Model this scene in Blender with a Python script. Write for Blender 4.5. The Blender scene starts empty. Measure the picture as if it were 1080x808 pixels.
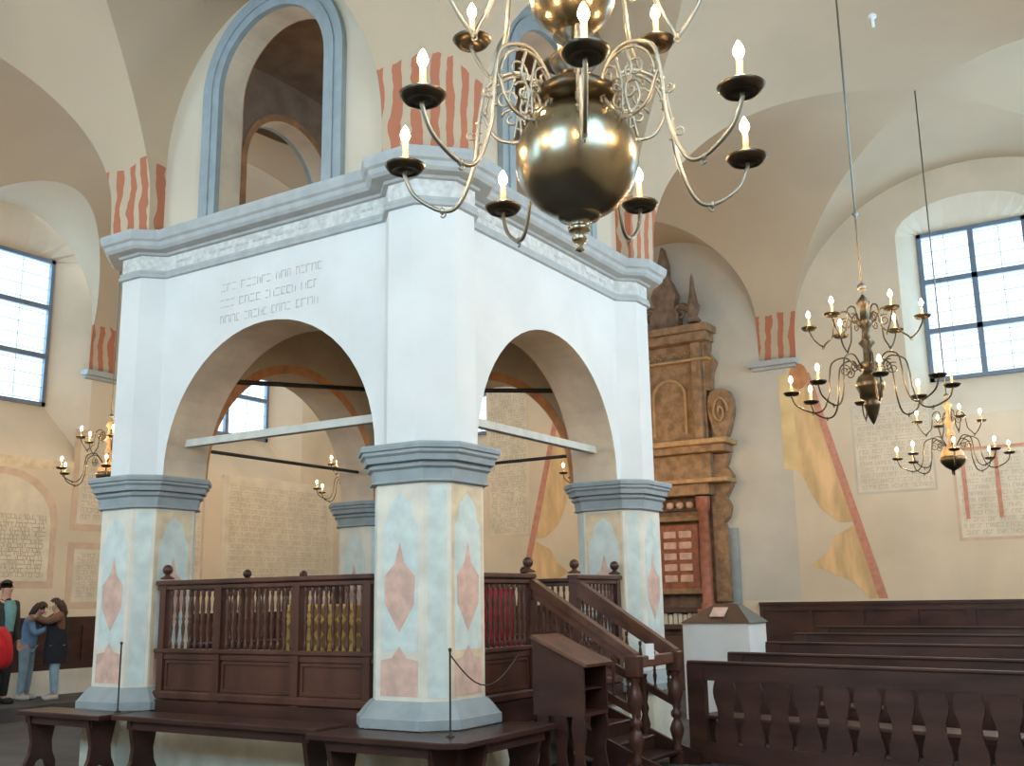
import bpy, math, random
from mathutils import Vector, Matrix
PI = math.pi
random.seed(7)
sc = bpy.context.scene
COL = sc.collection

# ------------------------------------------------------------------ camera
PITCH, ROLL, YAW = map(math.radians, (11.767, -0.945, 32.182))
CAM = Vector((-7.3458, -5.3984, 1.65))
Fw = Vector((math.cos(YAW)*math.cos(PITCH), math.sin(YAW)*math.cos(PITCH), math.sin(PITCH)))
R0 = Vector((math.sin(YAW), -math.cos(YAW), 0)); U0 = R0.cross(Fw)
Rt = R0*math.cos(ROLL) + U0*math.sin(ROLL); Up = -R0*math.sin(ROLL) + U0*math.cos(ROLL)
cd = bpy.data.cameras.new('camera'); cam = bpy.data.objects.new('camera', cd); COL.objects.link(cam)
m3 = Matrix((Rt, Up, -Fw)).transposed()
cam.matrix_world = Matrix.Translation(CAM) @ m3.to_4x4()
cd.sensor_width = 36; cd.sensor_fit = 'HORIZONTAL'; cd.lens = 1093.0/1080*36
cd.clip_start = 0.05
sc.camera = cam

# ------------------------------------------------------------------ view, world
vs = sc.view_settings
vs.view_transform = 'Standard'; vs.look = 'None'; vs.gamma = 1; vs.use_curve_mapping = False
vs.exposure = 0.22
w = bpy.data.worlds.new('sky'); sc.world = w; w.use_nodes = True
bg = w.node_tree.nodes['Background']; bg.inputs[0].default_value = (0.80, 0.90, 1.0, 1); bg.inputs[1].default_value = 2.2
sc.cycles.max_bounces = 8; sc.cycles.diffuse_bounces = 5; sc.cycles.sample_clamp_indirect = 6.0

L = 4.80; S_ = 0.86; CH = 0.167           # bimah side, pier side, chamfer
WALL = 10.91; XW = -8.6; YS = -6.11       # hall walls
DAY = (0.49, 0.79, 1.0); WARM = (1.0, 0.66, 0.36)
WIN_E = 80.0; BACK_E = 300.0             # daylight through the windows (W)
BULB = 520.0                               # candle bulb emission

def window_light(name, loc, rot, sx, sz, e):
    ld = bpy.data.lights.new(name, 'AREA'); ld.shape = 'RECTANGLE'; ld.size = sx; ld.size_y = sz
    ld.energy = e; ld.color = DAY
    o = bpy.data.objects.new(name, ld); COL.objects.link(o); o.location = loc; o.rotation_euler = rot
    return o
CEN = (-3.05, 2.40, 7.85)
for c in (-3.05, 7.85):
    window_light('daylight_right', (WALL+0.75, c, 6.55), (0, PI/2, 0), 2.6, 1.75, WIN_E)
for c in (2.40, 7.85):
    window_light('daylight_left', (c, WALL+0.75, 6.55), (-PI/2, 0, 0), 2.3, 2.6, WIN_E)
for c in CEN:
    window_light('daylight_back', (XW-0.15, c, 5.6), (0, -PI/2, 0), 3.4, 2.2, BACK_E)
for c in (-5.2, 2.4, 7.85):
    window_light('daylight_front', (c, YS-0.15, 5.6), (PI/2, 0, 0), 2.2, 3.4, BACK_E*0.8)

# ------------------------------------------------------------------ helpers
def tag(o, label=None, cat=None, group=None, kind=None):
    if label: o['label'] = label
    if cat: o['category'] = cat
    if group: o['group'] = group
    if kind: o['kind'] = kind
    return o

def empty(name, loc=(0, 0, 0), rz=0, label=None, cat=None, group=None, kind=None):
    o = bpy.data.objects.new(name, None); COL.objects.link(o)
    o.location = loc; o.rotation_euler = (0, 0, rz); o.empty_display_size = 0.2
    return tag(o, label, cat, group, kind)

class MB:
    def __init__(s): s.v = []; s.f = []; s.sm = []
    def add(s, vs_, fs, smooth=False):
        b = len(s.v); s.v += [tuple(p) for p in vs_]
        for f in fs: s.f.append(tuple(b+i for i in f)); s.sm.append(smooth)
        return s
    def box(s, x0, x1, y0, y1, z0, z1):
        if x0 > x1: x0, x1 = x1, x0
        if y0 > y1: y0, y1 = y1, y0
        v = [(x, y, z) for z in (z0, z1) for y in (y0, y1) for x in (x0, x1)]
        return s.add(v, [(0, 2, 3, 1), (4, 5, 7, 6), (0, 1, 5, 4), (2, 6, 7, 3), (0, 4, 6, 2), (1, 3, 7, 5)])
    def bbox(s, x0, x1, y0, y1, z0, z1, b=0.01):
        """box with bevelled vertical and top edges"""
        if x0 > x1: x0, x1 = x1, x0
        if y0 > y1: y0, y1 = y1, y0
        pl = lambda i: [(x0+i, y0+b), (x0+b, y0+i), (x1-b, y0+i), (x1-i, y0+b), (x1-i, y1-b), (x1-b, y1-i), (x0+b, y1-i), (x0+i, y1-b)]
        rings = [(b, z0), (0, z0+b), (0, z1-b), (b, z1)]
        v = []
        for i, z in rings: v += [(x, y, z) for x, y in pl(i)]
        f = []
        for k in range(3):
            for j in range(8):
                a = k*8+j; c = k*8+(j+1) % 8; f.append((a, c, c+8, a+8))
        f.append(tuple(range(7, -1, -1))); f.append(tuple(range(24, 32)))
        return s.add(v, f)
    def prism(s, pts, z0, z1, axis='z', smooth=False):
        """pts: 2-D polygon; extruded along axis. axis z:(x,y); x:(y,z); y:(x,z)"""
        n = len(pts)
        def P(p, t): return {'z': (p[0], p[1], t), 'x': (t, p[0], p[1]), 'y': (p[0], t, p[1])}[axis]
        v = [P(p, z0) for p in pts] + [P(p, z1) for p in pts]
        f = [tuple(range(n-1, -1, -1)), tuple(range(n, 2*n))]
        s.add(v, f); b = len(s.v)-2*n
        for i in range(n):
            j = (i+1) % n; s.f.append((b+i, b+j, b+n+j, b+n+i)); s.sm.append(smooth)
        return s
    def lathe(s, prof, c=(0, 0, 0), seg=24, smooth=True):
        v = []; f = []; n = len(prof)
        for i in range(seg):
            a = 2*PI*i/seg
            for r, z in prof: v.append((c[0]+r*math.cos(a), c[1]+r*math.sin(a), c[2]+z))
        for i in range(seg):
            j = (i+1) % seg
            for k in range(n-1): f.append((i*n+k, j*n+k, j*n+k+1, i*n+k+1))
        return s.add(v, f, smooth)
    def tube(s, pts, r, seg=8, smooth=True, cap=True):
        pts = [Vector(p) for p in pts]; n = len(pts)
        rad = r if isinstance(r, (list, tuple)) else [r]*n
        v = []; f = []; prev = None
        for i, p in enumerate(pts):
            t = (pts[min(i+1, n-1)]-pts[max(i-1, 0)])
            if t.length < 1e-9: t = Vector((0, 0, 1))
            t.normalize()
            if prev is None:
                a = t.orthogonal().normalized()
            else:
                a = prev - t*prev.dot(t)
                if a.length < 1e-6: a = t.orthogonal()
                a.normalize()
            prev = a; b = t.cross(a)
            for k in range(seg):
                q = 2*PI*k/seg; v.append(p+(a*math.cos(q)+b*math.sin(q))*rad[i])
        for i in range(n-1):
            for k in range(seg):
                l = (k+1) % seg; f.append((i*seg+k, i*seg+l, (i+1)*seg+l, (i+1)*seg+k))
        if cap: f.append(tuple(range(seg-1, -1, -1))); f.append(tuple((n-1)*seg+k for k in range(seg)))
        return s.add(v, f, smooth)
    def build(s, name, mat, parent=None, loc=None, kind=None, label=None):
        me = bpy.data.meshes.new(name)
        me.from_pydata(s.v, [], s.f); me.update()
        me.polygons.foreach_set('use_smooth', s.sm)
        if mat: me.materials.append(mat)
        o = bpy.data.objects.new(name, me); COL.objects.link(o)
        if parent: o.parent = parent
        if loc: o.location = loc
        if kind: o['kind'] = kind
        if label: o['label'] = label
        return o

def fix_normals(o):
    import bmesh
    bm = bmesh.new(); bm.from_mesh(o.data)
    bmesh.ops.remove_doubles(bm, verts=bm.verts, dist=1e-5)
    bmesh.ops.recalc_face_normals(bm, faces=bm.faces); bm.to_mesh(o.data); bm.free(); return o

def copy_tree(o, parent=None):
    kids = [c for c in KIDS.get(o.name, [])] if False else list(o.children)
    c = o.copy(); COL.objects.link(c)
    if parent is not None: c.parent = parent
    for ch in kids: copy_tree(ch, c)
    return c

def offset_poly(pts, d):
    """offset a closed CCW polygon outwards by d (mitred)"""
    n = len(pts); out = []
    for i in range(n):
        p0 = Vector(pts[i-1]); p1 = Vector(pts[i]); p2 = Vector(pts[(i+1) % n])
        a = (p1-p0).normalized(); b = (p2-p1).normalized()
        na = Vector((a.y, -a.x)); nb = Vector((b.y, -b.x))
        m = (na+nb); m /= max(0.2, (1+na.dot(nb)))
        out.append((p1.x+m.x*d, p1.y+m.y*d))
    return out

def sweep(mb, poly, prof):
    """sweep (offset,z) profile round a closed CCW polygon"""
    rings = [[(x, y, z) for x, y in offset_poly(poly, o)] for o, z in prof]
    n = len(poly); v = [p for r in rings for p in r]; f = []
    for k in range(len(prof)-1):
        for i in range(n):
            j = (i+1) % n; f.append((k*n+i, k*n+j, (k+1)*n+j, (k+1)*n+i))
    return mb.add(v, f)

def octo(x0, y0, s, c):
    return [(x0+c, y0), (x0+s-c, y0), (x0+s, y0+c), (x0+s, y0+s-c), (x0+s-c, y0+s), (x0+c, y0+s), (x0, y0+s-c), (x0, y0+c)]

# ------------------------------------------------------------------ materials
def mat(name, col, rough=0.6, metal=0.0, var=0.12, scale=3.0, bump=0.0, bscale=20.0, col2=None, stretch=None, spec=None):
    m = bpy.data.materials.new(name); m.use_nodes = True; nt = m.node_tree; b = nt.nodes['Principled BSDF']
    b.inputs['Roughness'].default_value = rough; b.inputs['Metallic'].default_value = metal
    if spec is not None: b.inputs['Specular IOR Level'].default_value = spec
    tc = nt.nodes.new('ShaderNodeTexCoord'); mp = nt.nodes.new('ShaderNodeMapping')
    nt.links.new(tc.outputs['Object'], mp.inputs[0])
    if stretch: mp.inputs['Scale'].default_value = stretch
    nz = nt.nodes.new('ShaderNodeTexNoise'); nz.inputs['Scale'].default_value = scale; nz.inputs['Detail'].default_value = 5
    nt.links.new(mp.outputs[0], nz.inputs[0])
    mx = nt.nodes.new('ShaderNodeMix'); mx.data_type = 'RGBA'
    c2 = col2 or tuple(c*(1-var) for c in col); c1 = col if col2 else tuple(min(1, c*(1+var*0.5)) for c in col)
    mx.inputs[6].default_value = (*c1, 1); mx.inputs[7].default_value = (*c2, 1)
    rp = nt.nodes.new('ShaderNodeMapRange'); rp.inputs[1].default_value = 0.35; rp.inputs[2].default_value = 0.65
    nt.links.new(nz.outputs[0], rp.inputs[0]); nt.links.new(rp.outputs[0], mx.inputs[0])
    nt.links.new(mx.outputs[2], b.inputs['Base Color'])
    if bump:
        n2 = nt.nodes.new('ShaderNodeTexNoise'); n2.inputs['Scale'].default_value = bscale; nt.links.new(mp.outputs[0], n2.inputs[0])
        bp = nt.nodes.new('ShaderNodeBump'); bp.inputs['Strength'].default_value = bump; bp.inputs['Distance'].default_value = 0.02
        nt.links.new(n2.outputs[0], bp.inputs['Height']); nt.links.new(bp.outputs[0], b.inputs['Normal'])
    m['mixnode'] = mx.name
    return m
def emis(name, col, st):
    m = bpy.data.materials.new(name); m.use_nodes = True; b = m.node_tree.nodes['Principled BSDF']
    b.inputs['Base Color'].default_value = (*col, 1); b.inputs['Emission Color'].default_value = (*col, 1); b.inputs['Emission Strength'].default_value = st
    return m

M = {}
M['bimah'] = mat('daylit_limewash', (0.74, 0.78, 0.79), 0.85, var=0.06, scale=1.2, bump=0.15, bscale=6)  # white walls; slight blue of the daylight put into the base colour
M['shaft'] = mat('painted_pier_plaster', (0.78, 0.76, 0.67), 0.85, var=0.14, scale=3, bump=0.15, bscale=9)
M['bluegrey'] = mat('blue_grey_paint', (0.32, 0.38, 0.41), 0.7, var=0.10, scale=6, bump=0.1)
M['cornice'] = mat('pale_cornice_paint', (0.43, 0.47, 0.485), 0.75, var=0.10, scale=6, bump=0.1)
M['frieze'] = mat('frieze_plaster', (0.66, 0.68, 0.66), 0.8, var=0.18, scale=14, bump=0.3, bscale=30)
M['plaster'] = mat('warm_wall_plaster', (0.70, 0.60, 0.46), 0.88, var=0.10, scale=0.8, bump=0.15, bscale=5)
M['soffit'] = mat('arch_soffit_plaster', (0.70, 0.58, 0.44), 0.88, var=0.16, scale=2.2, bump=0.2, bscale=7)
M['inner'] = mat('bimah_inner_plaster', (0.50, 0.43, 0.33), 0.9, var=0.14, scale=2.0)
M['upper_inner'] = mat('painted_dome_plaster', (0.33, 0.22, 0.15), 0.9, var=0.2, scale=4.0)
M['orange'] = mat('orange_band_paint', (0.58, 0.27, 0.12), 0.85, var=0.25, scale=5)
M['wood'] = mat('dark_mahogany_wood', (0.10, 0.040, 0.027), 0.38, var=0.45, scale=3, stretch=(1, 1, 0.15), bump=0.05, bscale=30)
M['wood2'] = mat('dark_bench_wood', (0.065, 0.028, 0.022), 0.30, var=0.4, scale=4, stretch=(0.3, 0.3, 1), bump=0.05, bscale=30)
M['wood3'] = mat('reddish_pew_wood', (0.075, 0.034, 0.025), 0.42, var=0.4, scale=5, stretch=(1, 0.2, 1), bump=0.05, bscale=30)
M['rail'] = mat('worn_handrail_wood', (0.15, 0.065, 0.04), 0.4, var=0.35, scale=6)
M['floor'] = mat('grey_carpet_floor', (0.105, 0.098, 0.095), 0.9, var=0.25, scale=1.5, bump=0.2, bscale=60)
M['stone'] = mat('plinth_limewash', (0.74, 0.72, 0.60), 0.85, var=0.15, scale=3)
M['pink'] = mat('faded_pink_paint', (0.72, 0.50, 0.42), 0.88, var=0.18, scale=7)
M['pale'] = mat('pale_blue_paint', (0.66, 0.76, 0.74), 0.88, var=0.12, scale=6)
M['ochre'] = mat('ochre_paint', (0.76, 0.64, 0.45), 0.88, var=0.16, scale=6)
M['skirt'] = mat('white_skirting', (0.70, 0.68, 0.60), 0.8)
M['panel'] = mat('pale_text_panel', (0.73, 0.66, 0.53), 0.88, var=0.10, scale=3)
M['pinkpanel'] = mat('pinkish_panel_border', (0.66, 0.50, 0.37), 0.88, var=0.12, scale=4)
M['letter'] = mat('faded_grey_lettering', (0.47, 0.41, 0.33), 0.9, var=0.2, scale=20)
M['letter2'] = mat('grey_blue_lettering', (0.55, 0.57, 0.57), 0.9, var=0.2, scale=20)
M['redline'] = mat('red_line_paint', (0.60, 0.28, 0.20), 0.9, var=0.15, scale=10)
M['drape'] = mat('painted_drape_ochre', (0.76, 0.53, 0.28), 0.88, var=0.25, scale=1.5, stretch=(1, 3, 0.7))
M['drapeyellow'] = mat('painted_drape_yellow', (0.74, 0.58, 0.30), 0.88, var=0.15, scale=2)
M['greywall'] = mat('grey_wall_paint', (0.58, 0.55, 0.48), 0.9, var=0.10, scale=1.0)
M['ark'] = mat('carved_ark_stucco', (0.33, 0.205, 0.115), 0.7, var=0.35, scale=7, bump=0.6, bscale=22)
M['arkdark'] = mat('ark_dark_stucco', (0.23, 0.15, 0.10), 0.75, var=0.35, scale=8, bump=0.5, bscale=25)
M['arkred'] = mat('ark_red_marbling', (0.34, 0.12, 0.07), 0.5, var=0.3, scale=9)
M['arkgold'] = mat('ark_gold_trim', (0.47, 0.30, 0.15), 0.5, var=0.2, scale=9)
M['brass'] = mat('aged_brass', (0.27, 0.235, 0.165), 0.27, 1.0, var=0.25, scale=6)
M['brassdark'] = mat('dark_brass_pan', (0.075, 0.06, 0.04), 0.35, 0.9, var=0.3, scale=9)
M['arm'] = mat('silvered_brass_arm', (0.25, 0.235, 0.19), 0.42, 0.8, var=0.2, scale=10)
M['iron'] = mat('dark_iron', (0.06, 0.055, 0.05), 0.5, 0.7)
M['chain'] = mat('steel_chain', (0.22, 0.22, 0.20), 0.45, 0.8)
M['paletie'] = mat('painted_tie_beam', (0.62, 0.64, 0.60), 0.8, var=0.12, scale=5)
M['candle'] = mat('ivory_candle_sleeve', (0.40, 0.27, 0.13), 0.5, var=0.05)
M['bulb'] = emis('glowing_bulb', (1.0, 0.64, 0.29), BULB)
M['frame'] = mat('blue_grey_window_frame', (0.16, 0.21, 0.28), 0.6)
M['lead'] = mat('lead_came', (0.42, 0.48, 0.54), 0.6)
M['white'] = mat('white_box_paint', (0.88, 0.91, 0.92), 0.6, var=0.04)
M['paper'] = mat('white_paper', (0.82, 0.84, 0.86), 0.8, var=0.03)
M['brownbox'] = mat('dark_brown_lid', (0.10, 0.055, 0.04), 0.5)
M['greylid'] = mat('grey_green_lid', (0.14, 0.15, 0.13), 0.6)
M['gold'] = mat('brocade_gold', (0.55, 0.34, 0.08), 0.55, var=0.2, scale=5)
M['crimson'] = mat('crimson_velvet', (0.34, 0.02, 0.04), 0.85, var=0.3, scale=6)
g = bpy.data.materials.new('window_glass'); g.use_nodes = True; nt = g.node_tree; nt.nodes.clear()
out = nt.nodes.new('ShaderNodeOutputMaterial'); tr = nt.nodes.new('ShaderNodeBsdfTransparent'); gl = nt.nodes.new('ShaderNodeBsdfGlossy'); mx = nt.nodes.new('ShaderNodeMixShader')
tr.inputs[0].default_value = (0.90, 0.96, 1.0, 1); gl.inputs[1].default_value = 0.15; mx.inputs[0].default_value = 0.05
nt.links.new(tr.outputs[0], mx.inputs[1]); nt.links.new(gl.outputs[0], mx.inputs[2]); nt.links.new(mx.outputs[0], out.inputs[0])
M['glass'] = g

# brocade diamonds
def brocade(m):
    nt = m.node_tree; b = nt.nodes['Principled BSDF']; tc = nt.nodes.new('ShaderNodeTexCoord'); mp = nt.nodes.new('ShaderNodeMapping')
    mp.inputs['Rotation'].default_value = (PI/4, 0, 0); mp.inputs['Scale'].default_value = (9, 9, 9)
    ck = nt.nodes.new('ShaderNodeTexChecker'); ck.inputs['Scale'].default_value = 1.0
    ck.inputs[1].default_value = (0.62, 0.40, 0.10, 1); ck.inputs[2].default_value = (0.25, 0.13, 0.04, 1)
    nt.links.new(tc.outputs['Object'], mp.inputs[0]); nt.links.new(mp.outputs[0], ck.inputs[0]); nt.links.new(ck.outputs[0], b.inputs['Base Color'])
brocade(M['gold'])

# vault plaster: cream, with painted red stripes on the springers
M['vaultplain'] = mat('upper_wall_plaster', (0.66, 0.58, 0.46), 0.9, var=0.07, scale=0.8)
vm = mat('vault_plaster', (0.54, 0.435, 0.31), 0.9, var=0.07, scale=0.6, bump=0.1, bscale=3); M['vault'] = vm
nt = vm.node_tree; b = nt.nodes['Principled BSDF']; base = nt.nodes[vm['mixnode']]
tc = nt.nodes.new('ShaderNodeTexCoord'); sp = nt.nodes.new('ShaderNodeSeparateXYZ'); nt.links.new(tc.outputs['Object'], sp.inputs[0])
def mth(op, a, b_, clamp=False):
    n = nt.nodes.new('ShaderNodeMath'); n.operation = op; n.use_clamp = clamp
    for i, v in enumerate((a, b_)):
        if v is None: continue
        if isinstance(v, (int, float)): n.inputs[i].default_value = v
        else: nt.links.new(v, n.inputs[i])
    return n.outputs[0]
nzs = nt.nodes.new('ShaderNodeTexNoise'); nzs.inputs['Scale'].default_value = 3.0; nt.links.new(tc.outputs['Object'], nzs.inputs[0])
d = mth('SUBTRACT', sp.outputs[0], sp.outputs[1])
d = mth('ADD', mth('MULTIPLY', d, 4.3), mth('MULTIPLY', nzs.outputs[0], 0.9))
fr = mth('FRACT', d, None); stripe = mth('LESS_THAN', fr, 0.52)
near = mth('MULTIPLY', mth('LESS_THAN', mth('ABSOLUTE', sp.outputs[0], None), 1.2), mth('LESS_THAN', mth('ABSOLUTE', sp.outputs[1], None), 1.2))
lim = mth('ADD', mth('ADD', 6.58, mth('MULTIPLY', near, 0.06)), mth('MULTIPLY', nzs.outputs[0], 0.25))
low = mth('LESS_THAN', sp.outputs[2], lim)
fac = mth('MULTIPLY', stripe, low)
mx = nt.nodes.new('ShaderNodeMix'); mx.data_type = 'RGBA'; mx.inputs[7].default_value = (0.47, 0.17, 0.095, 1)
nt.links.new(fac, mx.inputs[0]); nt.links.new(base.outputs[2], mx.inputs[6]); nt.links.new(mx.outputs[2], b.inputs['Base Color'])

# ------------------------------------------------------------------ floor
MB().box(XW-0.4, WALL+1.2, YS-0.4, WALL+1.2, -0.2, 0).build('floor', M['floor'], kind='structure')
MB().box(XW+0.02, WALL-0.02, 9.30, WALL-0.02, 0.001, 0.20).build('trim_1', M['floor'], kind='structure')

# ------------------------------------------------------------------ vault
Z0 = 5.82; ZS = 6.25; RM = 2.62; PR = 1.80; PS = 6.70; PH = 1.72
zl = sorted(set([Z0] + [round(ZS+RM*math.sin(PI/2*i/30), 5) for i in range(31)] + [round(PS+PR*math.sin(PI/2*i/22), 5) for i in range(23)] ))
def main_t(z, half): return half*(1-math.sqrt(max(0, 1-((z-ZS)/RM)**2))) if z > ZS else 0.02*(z-Z0)*0
def pen_t(z): return PH*(1-math.sqrt(max(0, 1-((z-PS)/PR)**2)))
def axis(lo):
    a = []
    half = -lo/2
    zs = [z for z in zl if z >= ZS-1e-6]
    a.append((lo, Z0))
    for z in zs: a.append((lo+0.012+main_t(z, half), z))
    for z in reversed(zs[:-1]): a.append((-0.012-main_t(z, half), z))
    a.append((-0.0004, Z0))
    a += [(0.0004, Z0), (0.2, Z0), (0.68, Z0)]
    ps = [z for z in zl if PS <= z <= PS+PR+1e-6]
    for z in ps: a.append((0.6804+pen_t(z)*0.9995, z))
    for z in reversed(ps[:-1]): a.append((L-0.6804-pen_t(z)*0.9995, z))
    a += [(L-0.68, Z0), (L-0.2, Z0), (L-0.0004, Z0)]
    half = (WALL-L)/2
    for z in zs: a.append((L+0.012+main_t(z, half), z))
    for z in reversed(zs[:-1]): a.append((WALL-0.012-main_t(z, half), z))
    a.append((WALL, Z0))
    out = []
    for t, z in a:
        if out and abs(out[-1][0]-t) < 1e-7: continue
        out.append((t, z))
    return out
AX, AY = axis(XW), axis(YS)
v = [(x, y, max(zx, zy)) for y, zy in AY for x, zx in AX]
nx = len(AX); f = []
for j in range(len(AY)-1):
    for i in range(nx-1):
        xm = (AX[i][0]+AX[i+1][0])/2; ym = (AY[j][0]+AY[j+1][0])/2
        if 0.2 < xm < L-0.2 and 0.2 < ym < L-0.2: continue
        a, b_, c, d_ = j*nx+i, j*nx+i+1, (j+1)*nx+i+1, (j+1)*nx+i
        dz1 = abs(v[a][2]-v[c][2]); dz2 = abs(v[b_][2]-v[d_][2])
        # split along the diagonal the groin follows
        ux = AX[i+1][1]-AX[i][1]; uy = AY[j+1][1]-AY[j][1]
        if ux*uy > 0: f += [(a, b_, c), (a, c, d_)]
        else: f += [(a, b_, d_), (b_, c, d_)]
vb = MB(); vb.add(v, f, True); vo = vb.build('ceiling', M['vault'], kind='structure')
fl = [p for p in vo.data.polygons]
for p in fl: p.flip() if p.normal.z > 0 else None
# keep groins crisp
try:
    vo.data.set_sharp_from_angle(angle=math.radians(14))
except Exception: pass

# ------------------------------------------------------------------ outer walls with splayed window niches
def niche_wall(name, W, u0, u1, niches, hw_in, hw_out, zi, zo, depth, mat_w, flip, ztop=9.2):
    """wall in local (u, w, z): u along wall, w=0 room face, w=depth outside; W maps to world"""
    mb = MB(); NA = 12
    def arcpts(c, hw, zs, rise):
        return [(c-hw*math.cos(PI*k/NA), zs+rise*math.sin(PI*k/NA)) for k in range(NA+1)]
    def quad(a, b, c, d): mb.add([W(*a), W(*b), W(*c), W(*d)], [(0, 1, 2, 3)])
    cur = u0
    for c in niches:
        quad((cur, 0, 0), (c-hw_in, 0, 0), (c-hw_in, 0, ztop), (cur, 0, ztop))
        quad((c-hw_in, 0, 0), (c+hw_in, 0, 0), (c+hw_in, 0, zi[0]), (c-hw_in, 0, zi[0]))
        A = [(c-hw_in, zi[1])] + [(u, z) for u, z in arcpts(c, hw_in, zi[1], zi[2])][1:-1] + [(c+hw_in, zi[1])]
        O = [(c-hw_out, zo[1])] + [(c-hw_out*math.cos(PI*k/NA), zo[1]) for k in range(1, NA)] + [(c+hw_out, zo[1])]
        for k in range(NA):
            quad((A[k][0], 0, A[k][1]), (A[k+1][0], 0, A[k+1][1]), (A[k+1][0], 0, ztop), (A[k][0], 0, ztop))
            quad((A[k][0], 0, A[k][1]), (O[k][0], depth, O[k][1]), (O[k+1][0], depth, O[k+1][1]), (A[k+1][0], 0, A[k+1][1]))
        quad((c-hw_in, 0, zi[0]), (c+hw_in, 0, zi[0]), (c+hw_out, depth, zo[0]), (c-hw_out, depth, zo[0]))
        quad((c-hw_in, 0, zi[0]), (c-hw_out, depth, zo[0]), (c-hw_out, depth, zo[1]), (c-hw_in, 0, zi[1]))
        quad((c+hw_in, 0, zi[0]), (c+hw_in, 0, zi[1]), (c+hw_out, depth, zo[1]), (c+hw_out, depth, zo[0]))
        # outer face of the wall round the opening
        quad((c-hw_in-0.3, depth+0.01, 0), (c+hw_in+0.3, depth+0.01, 0), (c+hw_in+0.3, depth+0.01, zo[0]), (c-hw_in-0.3, depth+0.01, zo[0]))
        quad((c-hw_in-0.3, depth+0.01, zo[1]), (c+hw_in+0.3, depth+0.01, zo[1]), (c+hw_in+0.3, depth+0.01, ztop), (c-hw_in-0.3, depth+0.01, ztop))
        for sgn in (-1, 1):
            quad((c+sgn*hw_out, depth+0.01, zo[0]), (c+sgn*(hw_in+0.3), depth+0.01, zo[0]), (c+sgn*(hw_in+0.3), depth+0.01, zo[1]), (c+sgn*hw_out, depth+0.01, zo[1]))
        cur = c+hw_in
    quad((cur, 0, 0), (u1, 0, 0), (u1, 0, ztop), (cur, 0, ztop))
    return mb.build(name, mat_w, kind='structure')
WR = lambda u, w_, z: (WALL+w_, u, z)
WL = lambda u, w_, z: (u, WALL+w_, z)
WB = lambda u, w_, z: (XW-w_*0.3, u, z)
WF = lambda u, w_, z: (u, YS-w_*0.3, z)
niche_wall('wall_right', WR, YS-0.3, WALL+0.3, (-3.05, 7.85), 1.15, 0.88, (4.5, 7.75, 0.55), (5.2, 7.87), 0.5, M['plaster'], 0)
niche_wall('wall_left', WL, XW-0.3, WALL+0.3, (2.40, 7.85), 1.80, 1.20, (4.15, 7.65, 0.85), (5.15, 7.87), 0.5, M['plaster'], 0)
niche_wall('wall_back', WB, YS-0.3, WALL+0.3, CEN, 1.25, 1.1, (3.7, 7.4, 0.4), (3.9, 7.3), 0.3, M['plaster'], 0)
niche_wall('wall_front', WF, XW-0.3, WALL+0.3, (-5.2, 2.40, 7.85), 1.25, 1.1, (3.7, 7.4, 0.4), (3.9, 7.3), 0.3, M['plaster'], 0)

wn = [0]
def window(W, c, hw, z0, z1, depth, rows):
    wn[0] += 1
    e = empty('window_%d' % wn[0], W(c, depth, z0), kind='structure')
    ox, oy, oz = W(c, depth, z0)
    def lb(mb, u0, u1, w0, w1, za, zb):
        p = W(u0, w0, za); q = W(u1, w1, zb)
        mb.box(p[0]-ox, q[0]-ox, p[1]-oy, q[1]-oy, za-oz, zb-oz)
    fr = MB(); t = 0.07; d0, d1 = depth-0.05, depth+0.03
    lb(fr, c-hw, c+hw, d0, d1, z0, z0+t); lb(fr, c-hw, c+hw, d0, d1, z1-t, z1)
    lb(fr, c-hw, c-hw+t, d0, d1, z0, z1); lb(fr, c+hw-t, c+hw, d0, d1, z0, z1)
    fr.build('window_frame', M['frame'], e)
    mu = MB(); lb(mu, c-0.045, c+0.045, d0, d1, z0+t, z1-t)
    for k in range(1, rows):
        zz = z0+(z1-z0)*k/rows; lb(mu, c-hw+t, c+hw-t, d0, d1, zz-0.045, zz+0.045)
    mu.build('muntin', M['frame'], e)
    le = MB()
    for k in range(rows*4):
        zz = z0+(z1-z0)*(k+0.5)/(rows*4); lb(le, c-hw+t, c+hw-t, depth+0.0, depth+0.008, zz-0.006, zz+0.006)
    for u in (-0.5, 0.5): lb(le, c+u*hw-0.006, c+u*hw+0.006, depth, depth+0.008, z0+t, z1-t)
    le.build('leading', M['lead'], e)
    gp = MB(); lb(gp, c-hw+t, c+hw-t, depth+0.012, depth+0.018, z0+t, z1-t); gp.build('window_pane', M['glass'], e)
for c in (-3.05, 7.85): window(WR, c, 0.88, 5.2, 7.87, 0.5, 3)
for c in (2.40, 7.85): window(WL, c, 1.20, 5.15, 7.87, 0.5, 3)
for c in CEN: window(WB, c, 1.1, 3.9, 7.3, 0.3, 4)
for c in (-5.2, 2.40, 7.85): window(WF, c, 1.1, 3.9, 7.3, 0.3, 4)

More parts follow.
